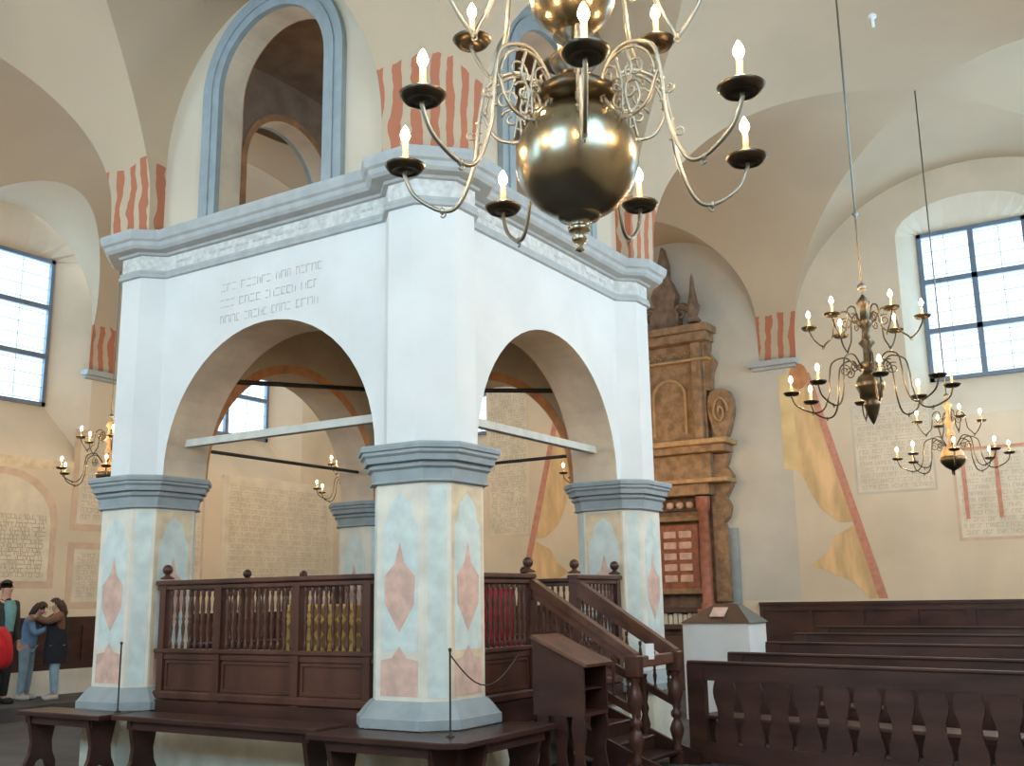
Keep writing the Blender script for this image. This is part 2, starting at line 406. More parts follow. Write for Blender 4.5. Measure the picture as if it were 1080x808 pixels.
# wainscot, skirting
def wainscot(name, W, u0, u1, z0, z1, n):
    mb = MB()
    def bx(a, b, w0, w1, za, zb):
        p = W(a, w0, za); q = W(b, w1, zb); mb.box(p[0], q[0], p[1], q[1], za, zb)
    bx(u0, u1, -0.04, -0.002, z0, z1); bx(u0, u1, -0.10, -0.002, z1, z1+0.05)
    bx(u0, u1, -0.07, -0.04, z0, z0+0.12); bx(u0, u1, -0.07, -0.04, z1-0.10, z1)
    for k in range(n+1):
        u = u0+(u1-u0)*k/n; bx(max(u0, u-0.06), min(u1, u+0.06), -0.07, -0.04, z0+0.12, z1-0.10)
    return mb.build(name, M['wood2'], kind='structure')
wainscot('trim_2', WL, XW+0.1, 10.8, 0.60, 1.42, 18)
wainscot('trim_3', WR, -6.0, 0.95, 0.10, 1.47, 8)
wainscot('trim_4', WR, 3.95, 10.8, 0.10, 1.47, 8)
MB().box(XW+0.1, 10.8, WALL-0.12, WALL-0.002, 0.20, 0.60).build('baseboard_left', M['skirt'], kind='structure')

# corbels under the wall springers
def corbel(name, W, c):
    mb = MB()
    def bx(a, b, w0, w1, za, zb):
        p = W(a, w0, za); q = W(b, w1, zb); mb.box(p[0], q[0], p[1], q[1], za, zb)
    bx(c-0.44, c+0.44, -0.20, -0.002, 5.73, 5.818); bx(c-0.40, c+0.40, -0.10, -0.002, 5.68, 5.73)
    mb.build(name, M['cornice'], kind='structure')
n_ = 5
for W in (WR, WL):
    for c in (0.40, 4.40):
        corbel('trim_%d' % n_, W, c); n_ += 1

# ------------------------------------------------------------------ wall paintings
def glyph_rows(W, u0, u1, z0, z1, rows, h, mb, seed, wd=-0.012, words=True, ragged=0.0, thick=0.22, each=None):
    """rows of small illegible letter strokes, as faint as in the photograph"""
    rnd = random.Random(seed); dz = (z1-z0)/rows
    for r in range(rows):
        zc = z1-(r+0.5)*dz; u = u0+rnd.random()*ragged; e = u1-rnd.random()*ragged
        while u < e-h*0.5:
            if each: mb = MB()
            for _ in range(rnd.randint(3, 6)):
                wl = h*rnd.uniform(0.5, 0.85)
                if u+wl > e: break
                t = h*thick*0.5
                k = rnd.random()
                rects = [(u, u+wl, zc+h/2-t, zc+h/2)] if k < 0.85 else []
                if k > 0.2: rects.append((u+wl-t, u+wl, zc-h/2, zc+h/2))
                if k > 0.55: rects.append((u, u+t, zc-h/2, zc+h*0.3))
                if k < 0.35: rects.append((u, u+wl, zc-h/2, zc-h/2+t))
                for a, b_, za, zb in rects:
                    p = W(a, wd, za); q = W(b_, wd, za); p2 = W(b_, wd, zb); q2 = W(a, wd, zb)
                    mb.add([p, q, p2, q2], [(0, 1, 2, 3)])
                u += wl+h*0.22
            u += h*0.7
            if each and mb.v: each(mb)
    return mb
def flat(mb, W, pts, w0=-0.004, w1=-0.001):
    n = len(pts); vv = [W(u, w0, z) for u, z in pts]+[W(u, w1, z) for u, z in pts]
    mb.add(vv, [tuple(range(n))]+[(i, (i+1) % n, n+(i+1) % n, n+i) for i in range(n)]); return mb
def arch_outline(u0, u1, z0, z1, rise, n=10):
    c = (u0+u1)/2; hw = (u1-u0)/2
    return [(u0, z0), (u1, z0)] + [(c+hw*math.cos(PI*k/n), z1-rise+rise*math.sin(PI*k/n)) for k in range(n+1)]
def panel(W, u0, u1, z0, z1, rise, rows, h, label, border=0.12, letter='letter', seed=1, bm='pinkpanel'):
    e = empty('painted_prayer_panel', W((u0+u1)/2, 0, z0), label=label, cat='wall painting', group='painted prayer panels on the walls')
    ox, oy, oz = W((u0+u1)/2, 0, z0)
    Wl = lambda u, w_, z: tuple(a-b for a, b in zip(W(u, w_, z), (ox, oy, oz)))
    mk = (lambda a, b_, c, d_: arch_outline(a, b_, c, d_, rise)) if rise else (lambda a, b_, c, d_: [(a, c), (b_, c), (b_, d_), (a, d_)])
    flat(MB(), Wl, mk(u0, u1, z0, z1), -0.004, -0.001).build('painted_border', M[bm], e)
    flat(MB(), Wl, mk(u0+border, u1-border, z0+border, z1-border), -0.008, -0.004).build('text_field', M['panel'], e)
    glyph_rows(Wl, u0+border*1.6, u1-border*1.6, z0+border*1.6, z1-border*1.5-rise*0.75, rows, h, MB(), seed).build('lettering', M[letter], e)
panel(WL, 1.60, 3.70, 1.95, 3.95, 0.8, 15, 0.075, 'tall arch-topped painted text panel under the far left window', seed=3)
panel(WL, 3.95, 4.75, 1.60, 2.75, 0, 8, 0.07, 'narrow painted text panel low on the left wall, left of the near left pier', seed=4)
panel(WL, 3.95, 4.75, 2.95, 4.75, 0, 12, 0.08, 'narrow tall painted text panel with dark broken lines above left of the pier', seed=5)
panel(WL, 5.95, 6.95, 1.60, 4.70, 0, 22, 0.08, 'narrow painted text strip seen through the left arch beside the pier', seed=6, border=0.06)
panel(WL, 7.40, 10.75, 1.70, 4.25, 0, 18, 0.075, 'wide painted text panel below the window seen through the left arch', seed=7, bm='panel')
panel(WR, -2.20, -0.88, 3.3, 4.85, 0, 14, 0.06, 'faded painted text block right of the painted drape', seed=8, bm='greywall', border=0.04)
panel(WR, -4.9, -2.45, 2.45, 3.95, 0, 13, 0.06, 'painted text panel divided by red lines at the right edge', seed=9, border=0.05)
panel(WR, 5.70, 6.75, 2.9, 6.3, 0, 30, 0.08, 'tall faded text field seen through the right arch', seed=10, bm='plaster', border=0.05)
# red bars of the right-hand panel
e = empty('painted_red_frame', (WALL, -3.0, 3.3), label='red painted bars dividing the text panel at the right edge', cat='wall painting')
for u in (-2.62, -3.12): flat(MB(), lambda u_, w_, z: (w_, u_, z), [(u+3.0-0.03, -0.5), (u+3.0+0.03, -0.5), (u+3.0+0.03, 0.62), (u+3.0-0.03, 0.62)], -0.018, -0.014).build('red_bar', M['redline'], e)
flat(MB(), lambda u_, w_, z: (w_, u_, z), [(-1.9, 0.62), (0.5, 0.62), (0.5, 0.66), (-1.9, 0.66)], -0.018, -0.014).build('red_bar', M['redline'], e)
# ochre band below left window
e = flat(MB(), lambda u, w_, z: (u, w_, z), [(-1.2, -0.09), (1.75, -0.09), (1.75, 0.09), (-1.2, 0.09)]).build('painted_ochre_band', M['ochre'], loc=(2.2, WALL, 4.05))
tag(e, 'ochre painted band on the left wall below the window sill', 'wall painting')

# painted drapes either side of the ark
def drape(name, sgn, label):
    c = 2.4
    e = empty(name, (WALL, c, 1.5), label=label, cat='wall painting', group='painted drapes beside the ark')
    def Wd(u, w_, z): return (w_, sgn*u, z-1.5)
    # u measured outwards from ark centre
    k = 2.4
    flat(MB(), Wd, [(k-0.35, 5.55), (k-0.35, 3.85), (k-0.10, 3.80), (k-0.10, 5.55)], -0.006, -0.002).build('yellow_lining', M['drapeyellow'], e)
    flat(MB(), Wd, [(k-0.0995, 5.55), (k-0.0995, 3.78), (k+0.02, 3.60), (k+0.12, 3.35), (k+0.25, 3.10), (k+0.55, 2.85), (k+0.78, 2.85), (k+0.12, 5.55)], -0.005, -0.0025).build('ochre_fold', M['drape'], e)
    flat(MB(), Wd, [(k+0.80, 2.80), (k+0.45, 2.62), (k+0.30, 2.35), (k+0.02, 2.15), (k+0.35, 2.0), (k+0.70, 1.85), (k+0.95, 1.56), (k+1.12, 1.56), (k+0.93, 2.4)], -0.006, -0.002).build('ochre_fold', M['drape'], e)
    flat(MB(), Wd, [(k+0.10, 5.55), (k+0.78, 2.85), (k+1.10, 1.56), (k+1.25, 1.56), (k+0.92, 2.85), (k+0.22, 5.55)], -0.008, -0.003).build('red_border', M['redline'], e)
    mb = MB(); mb.add([Wd(k+0.02+0.17*math.cos(2*PI*i/16), -0.009, 5.50+0.24*math.sin(2*PI*i/16)) for i in range(16)], [tuple(range(16))]); mb.build('knot', M['orange'], e)
drape('painted_drape', -1, 'ochre painted drape with a red edge on the wall right of the ark')
drape('painted_drape', 1, 'ochre painted drape seen through the right arch, left of the ark')
fb = flat(MB(), lambda u, w_, z: (w_, u, z), arch_outline(-1.05, 3.35, 0, 7.0, 1.9), -0.0015, -0.0005).build('painted_grey_field', M['greywall'], loc=(WALL, 1.25, 1.55))
tag(fb, 'bare grey painted wall field behind and around the ark', 'wall painting')

# ------------------------------------------------------------------ the bimah tower
T = empty('bimah_tower', (0, 0, 0), label='white four-pillared stone bimah tower with round arches and blue-grey cornice', cat='bimah')
HP, HCB, HCT, HK = 0.611, 2.685, 3.03, 5.32
def corners():
    return [(0, 0), (L-S_, 0), (L-S_, L-S_), (0, L-S_)]
def decorate(x0, y0, p):
    """painted panels on the four flat faces of one shaft"""
    cx, cy = x0+S_/2, y0+S_/2
    for k in range(4):
        a = k*PI/2
        def Wf(u, w_, z):
            # local face: outward normal -x at k=0
            X, Y = -(S_/2)-w_*-1, u
            X = -(S_/2)+w_
            return (cx+X*math.cos(a)-Y*math.sin(a), cy+X*math.sin(a)+Y*math.cos(a), z)
        h = S_/2-CH
        def poly(pts, w_, name, m): flat(MB(), Wf, pts, -w_, 0.0).build(name, m, p)
        sx = [(h-0.02)*q for q in (-1, 1)]
        poly([(sx[0], 0.82), (sx[1], 0.82), (sx[1], 2.66), (sx[0], 2.66)], 0.002, 'painted_ground', M['ochre'] if (k+int(x0*3+y0)) % 3 else M['shaft'])
        h2 = h-0.06
        poly([(-h2, 1.22), (h2, 1.22), (h2, 2.3), (h2*0.75, 2.36), (h2*0.6, 2.5), (0, 2.6), (-h2*0.6, 2.5), (-h2*0.75, 2.36), (-h2, 2.3)], 0.004, 'painted_blue_field', M['pale'])
        poly([(0, 1.38), (h2*0.8, 1.62), (h2*0.85, 1.86), (h2*0.25, 1.98), (0, 2.16), (-h2*0.25, 1.98), (-h2*0.85, 1.86), (-h2*0.8, 1.62)], 0.006, 'painted_pink_lozenge', M['pink'])
        rC = (S_-CH)/math.sqrt(2); aC = a+PI/4
        def Wc(u, w_, z, aC=aC, rC=rC): X = -rC+w_; return (cx+X*math.cos(aC)-u*math.sin(aC), cy+X*math.sin(aC)+u*math.cos(aC), z)
        flat(MB(), Wc, [(-0.085, 0.83), (0.085, 0.83), (0.085, 2.66), (-0.085, 2.66)], -0.003, 0.0).build('painted_blue_strip', M['pale'], p)
        poly([(-h2, 0.84), (h2, 0.84), (h2, 1.14), (h2*0.4, 1.16), (0, 1.26), (-h2*0.4, 1.16), (-h2, 1.14)], 0.006, 'painted_pink_base', M['pink'])
for (x0, y0) in corners():
    p = sweep(MB(), octo(x0, y0, S_, CH), [(0, HP), (0, HCB+0.02)]).build('pillar', M['shaft'], T)
    sweep(MB(), octo(x0, y0, S_, 0.27), [(0, HCT-0.02), (0, 5.90)]).build('upper_pillar', M['bimah'], T)
    base = sweep(MB(), octo(x0, y0, S_, CH), [(0, HP-0.03), (0.14, HP-0.03), (0.14, HP+0.05), (0.125, HP+0.06), (0.07, HP+0.13), (0.025, HP+0.18), (0.0, HP+0.19)]).build('pillar_base', M['bluegrey'], p)
    cp = [(0, 2.68), (0.03, 2.685), (0.05, 2.69), (0.05, 2.705), (0.03, 2.71), (0.045, 2.80), (0.075, 2.82), (0.08, 2.845), (0.05, 2.85), (0.05, 2.862), (0.105, 2.87), (0.115, 2.92), (0.14, 2.94), (0.14, 2.965), (0.16, 2.975), (0.165, 3.01), (0.15, 3.03), (0, 3.045)]
    sweep(MB(), octo(x0, y0, S_, CH), cp).build('capital', M['bluegrey'], p)
    sweep(MB(), octo(x0, y0, S_, CH), [(0.07, 0), (0.07, HP), (0.0, HP+0.001)]).build('pedestal', M['stone'], p)
    decorate(x0, y0, p)
# plinth and deck
MB().box(0.22, L-0.22, 0.22, L-0.22, 0, 0.47).build('plinth', M['stone'], T)
MB().box(0.17, L-0.17, 0.17, L-0.17, 0.47, 0.68).build('deck', M['wood2'], T)

def arch_slab(u0, u1, z0, z1, c, hw, zs, rise, w0, w1, n=28, front=None, foot=None):
    """slab with an arched opening in (u,z), thickness w0..w1; returns faces as three MBs front, back, soffit"""
    fr, bk, so = MB(), MB(), MB()
    zf = z0 if foot is None else foot
    A = [(c-hw, zf)] + [(c-hw*math.cos(PI*k/n), zs+rise*math.sin(PI*k/n)) for k in range(n+1)] + [(c+hw, zf)]
    for mb, w_ in ((fr, w0), (bk, w1)):
        def q(pts): mb.add([(w_, u, z) for u, z in pts], [(0, 1, 2, 3)])
        q([(u0, z0), (c-hw, z0), (c-hw, z1), (u0, z1)]); q([(c+hw, z0), (u1, z0), (u1, z1), (c+hw, z1)])
        if zf > z0: q([(c-hw, z0), (c+hw, z0), (c+hw, zf), (c-hw, zf)])
        for k in range(1, len(A)-2):
            a, b_ = A[k], A[k+1]; q([a, b_, (b_[0], z1), (a[0], z1)])
    for k in range(len(A)-1):
        a, b_ = A[k], A[k+1]
        so.add([(w0, *a), (w0, *b_), (w1, *b_), (w1, *a)], [(0, 1, 2, 3)], 0 < k < len(A)-2)
    if zf > z0: so.add([(w0, c-hw, zf), (w0, c+hw, zf), (w1, c+hw, zf), (w1, c-hw, zf)], [(0, 1, 2, 3)])
    return fr, bk, so
def ring(c, hw, zs, rise, t, w0, w1, foot, n=28):
    mb = MB()
    def pts(g): return [(c-hw-g, foot)] + [(c-(hw+g)*math.cos(PI*k/n), zs+(rise+g)*math.sin(PI*k/n)) for k in range(n+1)] + [(c+hw+g, foot)]
    I, O = pts(0), pts(t)
    for k in range(len(I)-1):
        a, b_, c_, d_ = I[k], I[k+1], O[k+1], O[k]
        mb.add([(w0, *a), (w0, *b_), (w0, *c_), (w0, *d_)], [(0, 1, 2, 3)])
        mb.add([(w0, *a), (w0, *b_), (w1, *b_), (w1, *a)], [(0, 1, 2, 3)]); mb.add([(w0, *d_), (w0, *c_), (w1, *c_), (w1, *d_)], [(0, 1, 2, 3)])
    return mb
SIDE = []
def rot_about(o, k):
    o.matrix_world = Matrix.Translation((L/2, L/2, 0)) @ Matrix.Rotation(k*PI/2, 4, 'Z') @ Matrix.Translation((-L/2, -L/2, 0))
side_parts = []
f1, b1, s1 = arch_slab(0.55, L-0.55, HCT, 5.9, 2.40, 1.5, 3.05, 1.51, 0.20, 0.80)
fm = f1.build('arcade_wall', M['bimah'], T); side_parts.append(fm)
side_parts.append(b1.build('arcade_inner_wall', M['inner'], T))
side_parts.append(s1.build('arch_soffit', M['soffit'], T))
side_parts.append(ring(2.40, 1.5, 3.05, 1.51, 0.11, 0.812, 0.80, HCT).build('painted_arch_band', M['orange'], T))
f2, b2, s2 = arch_slab(0.2, L-0.2, 5.86, 9.0, 2.40, 0.80, 7.37, 0.80, 0.20, 0.50, foot=5.95)
side_parts.append(f2.build('upper_wall', M['vaultplain'], T))
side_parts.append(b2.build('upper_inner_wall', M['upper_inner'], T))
side_parts.append(s2.build('upper_soffit', M['soffit'], T))
side_parts.append(ring(2.40, 0.80, 7.37, 0.80, 0.26, 0.13, 0.20, 5.86).build('window_surround', M['bluegrey'], T))
side_parts.append(ring(2.40, 0.90, 7.37, 0.90, 0.05, 0.11, 0.13, 5.86).build('surround_moulding', M['bluegrey'], T))
side_parts.append(ring(2.40, 0.80, 7.37, 0.80, 0.09, 0.512, 0.50, 5.86).build('painted_window_band', M['orange'], T))
side_parts.append(MB().box(0.45, 0.55, 0.86, L-0.86, 3.38, 3.46).build('tie_beam', M['paletie'], T))
for o in side_parts:
    for k in (1, 2, 3):
        if o.name.startswith('tie_beam'): continue
        c = o.copy(); COL.objects.link(c); c.parent = T; rot_about(c, k)
MB().box(0.86, L-0.86, 0.45, 0.55, 3.38, 3.46).build('tie_beam', M['paletie'], T)
MB().tube([(0.8, 4.25, 3.44), (4.0, 4.25, 3.44)], 0.022).build('tie_rod', M['iron'], T)
MB().tube([(4.25, 0.8, 3.44), (4.25, 4.0, 3.44)], 0.022).build('tie_rod', M['iron'], T)
MB().tube([(0.8, 3.98, 4.22), (4.0, 3.98, 4.62)], 0.03).build('tie_rod', M['iron'], T)
MB().tube([(3.98, 0.8, 4.22), (3.98, 4.0, 4.62)], 0.03).build('tie_rod', M['iron'], T)
# lower ceiling and painted upper dome
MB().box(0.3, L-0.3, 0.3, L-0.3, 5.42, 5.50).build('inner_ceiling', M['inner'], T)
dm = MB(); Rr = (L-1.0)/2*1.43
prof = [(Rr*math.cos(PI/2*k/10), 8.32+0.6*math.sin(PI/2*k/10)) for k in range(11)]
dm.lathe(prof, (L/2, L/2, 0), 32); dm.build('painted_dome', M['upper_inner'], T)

# cornice follows octagonal piers and set-back walls
c0, s0 = 0.27, S_
quarter = [(0.2, L-0.79), (0.2, 0.79), (0.0, 0.59), (0.0, c0)]   # side A going down towards corner (CW in plan); make CCW by construction
def rotp(p, k):
    x, y = p[0]-L/2, p[1]-L/2; a = k*PI/2
    return (L/2+x*math.cos(a)-y*math.sin(a), L/2+x*math.sin(a)+y*math.cos(a))
path = []
for k in range(4):
    for p in [(0.0, L-0.59-0.0), (0.2, L-0.79), (0.2, 0.79), (0.0, 0.59), (0.0, c0), (c0, 0.0)][0:]:
        if p == (c0, 0.0): continue
        path.append(rotp(p, k))
    # end point of the corner chamfer is the mirrored start of next side
    path.append(rotp((c0, 0.0), k))
# rebuild cleanly: per side: (0,L-c0)->(0,L-.59)->(.2,L-.79)->(.2,.79)->(0,.59)->(0,c0)
path = []
for k in range(4):
    for p in [(0.0, L-c0), (0.0, L-0.59), (0.2, L-0.79), (0.2, 0.79), (0.0, 0.59), (0.0, c0)]:
        path.append(rotp(p, k))
sweep(MB(), path, [(0, 5.31), (0.04, 5.315), (0.045, 5.35), (0.03, 5.365), (0.035, 5.395), (0.0, 5.40)]).build('cornice_lower_band', M['cornice'], T)
sweep(MB(), path, [(0.0, 5.395), (0.008, 5.40), (0.008, 5.57), (0.0, 5.575)]).build('frieze', M['frieze'], T)
sweep(MB(), path, [(0.0, 5.57), (0.05, 5.575), (0.06, 5.60), (0.17, 5.605), (0.20, 5.635), (0.21, 5.68), (0.24, 5.70), (0.26, 5.76), (0.26, 5.80), (0.0, 5.83)]).build('cornice', M['cornice'], T)
# frieze ornament strokes and the inscription over the left arch
WA = lambda u, w_, z: (0.2+w_, u, z)
mb = MB(); rnd = random.Random(5)
for W_ in (WA, lambda u, w_, z: (u, 0.2+w_, z)):
    u = 0.95
    while u < 3.8:
        wl = rnd.uniform(0.10, 0.28)
        if rnd.random() < 0.75: mb = MB(); flat(mb, W_, [(u, 5.47), (u+wl, 5.47), (u+wl, 5.50), (u, 5.50)], -0.012, -0.008); mb.build('frieze_ornament', M['letter2'], T)
        u += wl+0.07
glyph_rows(WA, 1.60, 3.20, 4.58, 5.12, 3, 0.085, None, 21, wd=-0.006, ragged=0.12, thick=0.20, each=lambda m_: m_.build('inscription_word', M['letter2'], T))

# ------------------------------------------------------------------ bimah railings
def ball(mb, x, y, z, r=0.05):
    mb.lathe([(0, -0.10), (r*1.3, -0.10), (r*1.35, -0.085), (r*0.9, -0.075), (r*0.45, -0.06), (r*0.5, -r*0.9)] + [(r*math.cos(a), r*math.sin(a)) for a in [PI*(k/8-0.4) for k in range(0, 8)] if a < PI/2] + [(0.0, r)], (x, y, z), 14)
def baluster_prof(h):
    return [(0.012, 0), (0.018, 0.02), (0.018, 0.06), (0.010, 0.08), (0.016, h*0.25), (0.022, h*0.36), (0.012, h*0.46), (0.020, h*0.5), (0.012, h*0.54), (0.022, h*0.66), (0.015, h*0.8), (0.010, h-0.08), (0.018, h-0.06), (0.018, h-0.01), (0.012, h)]
bal_me = None
def railing(name, P0, P1, posts, balls, label, z0=0.68, zt=1.90, group='railings round the bimah deck'):
    """P0->P1 in plan; posts: distances; local x runs along"""
    global bal_me
    d = Vector((P1[0]-P0[0], P1[1]-P0[1])); ln = d.length; rz = math.atan2(d.y, d.x)
    e = empty(name, (P0[0], P0[1], z0), rz, label=label, cat='railing', group=group)
    H = zt-z0; zm = 0.47
    mb = MB(); mb.bbox(0, ln, -0.075, 0.075, H-0.05, H, 0.012); mb.bbox(0, ln, -0.045, 0.045, H-0.10, H-0.05, 0.008); mb.build('top_rail', M['wood'], e)
    mb = MB(); mb.bbox(0, ln, -0.06, 0.06, zm, zm+0.045, 0.01); mb.box(0, ln, -0.035, 0.035, zm-0.06, zm); mb.build('middle_rail', M['wood'], e)
    mb = MB(); mb.bbox(0, ln, -0.06, 0.06, 0.0, 0.09, 0.02); mb.build('bottom_rail', M['wood'], e)
    for i, t in enumerate(posts):
        mb = MB(); mb.box(t-0.045, t+0.045, -0.05, 0.05, 0, H-0.06 if i not in balls else H+0.0); o = mb.build('post', M['wood'], e)
        if i in balls:
            k = MB(); ball(k, t, 0, H+0.115, 0.055); k.build('ball_finial', M['wood'], o)
    for i in range(len(posts)-1):
        a, b_ = posts[i]+0.045, posts[i+1]-0.045
        if b_-a < 0.15: continue
        mb = MB(); mb.box(a, b_, -0.015, 0.015, 0.09, zm-0.06)
        for w_ in (-1, 1):
            mb.box(a+0.02, b_-0.02, w_*0.015, w_*0.03, 0.10, 0.13); mb.box(a+0.02, b_-0.02, w_*0.015, w_*0.03, zm-0.10, zm-0.07)
            mb.box(a+0.02, a+0.05, w_*0.015, w_*0.03, 0.13, zm-0.10); mb.box(b_-0.05, b_-0.02, w_*0.015, w_*0.03, 0.13, zm-0.10)
        mb.build('base_panel', M['wood'], e)
        n = max(1, int((b_-a)/0.085)); st = (b_-a)/n
        if bal_me is None:
            k = MB(); k.lathe(baluster_prof(H-0.10-zm-0.045), (0, 0, 0), 10); bo = k.build('baluster', M['wood'], e); bal_me = bo.data
            bo.location = (a+st/2, 0, zm+0.045); rng = range(1, n)
        else: rng = range(n)
        for q in rng:
            o = bpy.data.objects.new('baluster', bal_me); COL.objects.link(o); o.parent = e; o.location = (a+st*(q+0.5), 0, zm+0.045)
    return e
railing('bimah_railing', (0.25, 3.90), (0.25, 0.90), [0.10, 0.95, 2.03, 2.92], (0,), 'dark turned-baluster railing on the left face of the bimah, under the left arch')
railing('bimah_railing', (0.90, 0.25), (1.93, 0.25), [0.05, 0.98], (1,), 'short railing left of the stair, from the near pillar to the first newel')
railing('bimah_railing', (2.81, 0.25), (3.90, 0.25), [0.05, 1.03], (0, 1), 'short railing right of the stair, against the right pillar')
railing('bimah_railing', (0.90, 4.55), (3.90, 4.55), [0.1, 1.21, 2.22, 2.95], (1, 2), 'far railing of the bimah, its ball finials showing over the left railing')
railing('bimah_railing', (4.55, 0.90), (4.55, 3.90), [0.1, 1.05, 2.0, 2.9], (1, 2), 'rear railing of the bimah on the ark side')

# reading table with brocade cloth, crimson mantle
e = empty('reading_table', (1.75, 2.30, 0.68), label='reading table under a gold diamond brocade cloth behind the left railing', cat='table')
MB().bbox(-0.45, 0.45, -0.75, 0.75, 0.88, 0.93).build('table_top', M['wood'], e)
for sx in (-1, 1):
    for sy in (-1, 1): MB().box(sx*0.38-0.03, sx*0.38+0.03, sy*0.66-0.03, sy*0.66+0.03, 0, 0.88).build('leg', M['wood'], e)
cl = MB(); N = 60; vv = []; ff = []
per = []
for t in range(N):
    s = t/N*4; k = int(s); q = s-k
    cx = [(-0.48+0.96*q, -0.78), (0.48, -0.78+1.56*q), (0.48-0.96*q, 0.78), (-0.48, 0.78-1.56*q)][k]
    per.append(cx)
for r, (z, o) in enumerate([(0.945, 0.0), (0.93, 0.012), (0.6, 0.02), (0.2, 0.03)]):
    for i, (x, y) in enumerate(per):
        wv = 1+o*math.sin(i*1.9)*1.2+(o if r else -0.02)
        vv.append((x*wv, y*wv, z))
for r in range(3):
    for i in range(N): j = (i+1) % N; ff.append((r*N+i, r*N+j, (r+1)*N+j, (r+1)*N+i))
ff.append(tuple(range(N)))
o = cl.add(vv, ff, False).build('brocade_cloth', M['gold'], loc=(1.75, 2.30, 0.68)); tag(o, 'gold brocade cloth with diamonds hanging over the reading table', 'cloth')
e = empty('velvet_chair', (3.0, 1.12, 0.68), 0.0, label='dark chair covered in crimson velvet behind the railing left of the stair', cat='chair')
MB().bbox(-0.25, 0.25, -0.25, 0.25, 0.42, 0.50, 0.02).build('seat', M['crimson'], e)
MB().bbox(-0.28, 0.28, 0.2, 0.27, 0.50, 1.10, 0.02).build('backrest', M['crimson'], e)
for sx in (-1, 1):
    for sy in (-1, 1): MB().box(sx*0.22-0.02, sx*0.22+0.02, sy*0.22-0.02, sy*0.22+0.02, 0, 0.42).build('leg', M['wood'], e)

# ------------------------------------------------------------------ stair
e = empty('bimah_stair', (1.90, 0.0, 0), label='dark wooden stair with heavy handrails climbing to the bimah deck', cat='stairs')
W_ = 0.94
nst = 4
for k in range(nst):
    z = 0.68-(k+1)*0.68/(nst+1); y1 = 0.17-0.27*k; y0 = y1-0.30
    mb = MB(); mb.bbox(0.03, W_-0.03, y0, y1, z-0.035, z, 0.008); mb.box(0.05, W_-0.05, y1-0.03, y1-0.005, z, z+0.10); mb.build('step', M['wood2'], e)
for x in (0.0, W_):
    sd = -1 if x == 0 else 1
    # stringer
    MB().prism([(0.2, 0.66), (0.2, 0.30), (-1.02, 0.0), (-1.14, 0.0), (-1.14, 0.12), (-0.90, 0.20)], x-0.02, x+0.02, 'x').build('stringer', M['wood2'], e)
    # sloping handrail and lower board
    y0, z0_, y1, z1_ = 0.20, 1.85, -0.94, 1.12
    mb = MB(); mb.prism([(y0, z0_), (y1, z1_), (y1, z1_-0.075), (y0, z0_-0.10)], x-0.055, x+0.055, 'x')
    mb.prism([(y0, z0_-0.10), (y1, z1_-0.075), (y1, z1_-0.16), (y0, z0_-0.19)], x-0.03, x+0.03, 'x'); mb.build('handrail', M['rail'], e)
    MB().prism([(y0, 1.18), (y1, 0.60), (y1, 0.53), (y0, 1.08)], x-0.03, x+0.03, 'x').build('lower_rail', M['wood'], e)
    for q in range(7):
        t = (q+0.7)/7.4; y = y0+(y1-y0)*t; za = 1.16+(0.58-1.16)*t; zb = 1.66+(0.93-1.66)*t
        k = MB(); k.lathe([(r, z*(zb-za)/0.62) for r, z in baluster_prof(0.62)], (x, y, za), 8); k.build('baluster', M['wood'], e)
    # turned newel at the foot
    n = MB(); n.lathe([(0.055, 0.02), (0.06, 0.05), (0.035, 0.10), (0.06, 0.17), (0.075, 0.23), (0.05, 0.30), (0.03, 0.33), (0.055, 0.36), (0.055, 0.40), (0.03, 0.43), (0.05, 0.50), (0.078, 0.58), (0.06, 0.67), (0.035, 0.74), (0.05, 0.77), (0.05, 0.80)], (x, -0.90, 0.10), 16)
    n.box(x-0.07, x+0.07, -0.97, -0.83, 0, 0.12); n.bbox(x-0.065, x+0.065, -0.97, -0.83, 0.90, 1.10, 0.01); n.build('newel', M['wood'], e)
    n = MB(); n.lathe([(0.04, 0), (0.05, 0.04), (0.03, 0.1), (0.055, 0.2), (0.03, 0.3), (0.045, 0.36), (0.03, 0.42), (0.05, 0.55), (0.03, 0.66), (0.04, 0.7)], (x, -0.55, 0.16), 12); n.build('turned_post', M['wood'], e)
MB().bbox(0.05, W_-0.05, -0.925, -0.875, 0.98, 1.09, 0.01).build('barrier_bar', M['rail'], e)
o = MB().box(-0.004, 0.0, -0.05, 0.05, 0, 0.15).build('paper_notice', M['paper'], loc=(2.20, -0.93, 1.05)); o.rotation_euler = (0, 0, math.radians(60)); tag(o, 'small white paper notice fixed to the bar across the stair foot', 'notice')

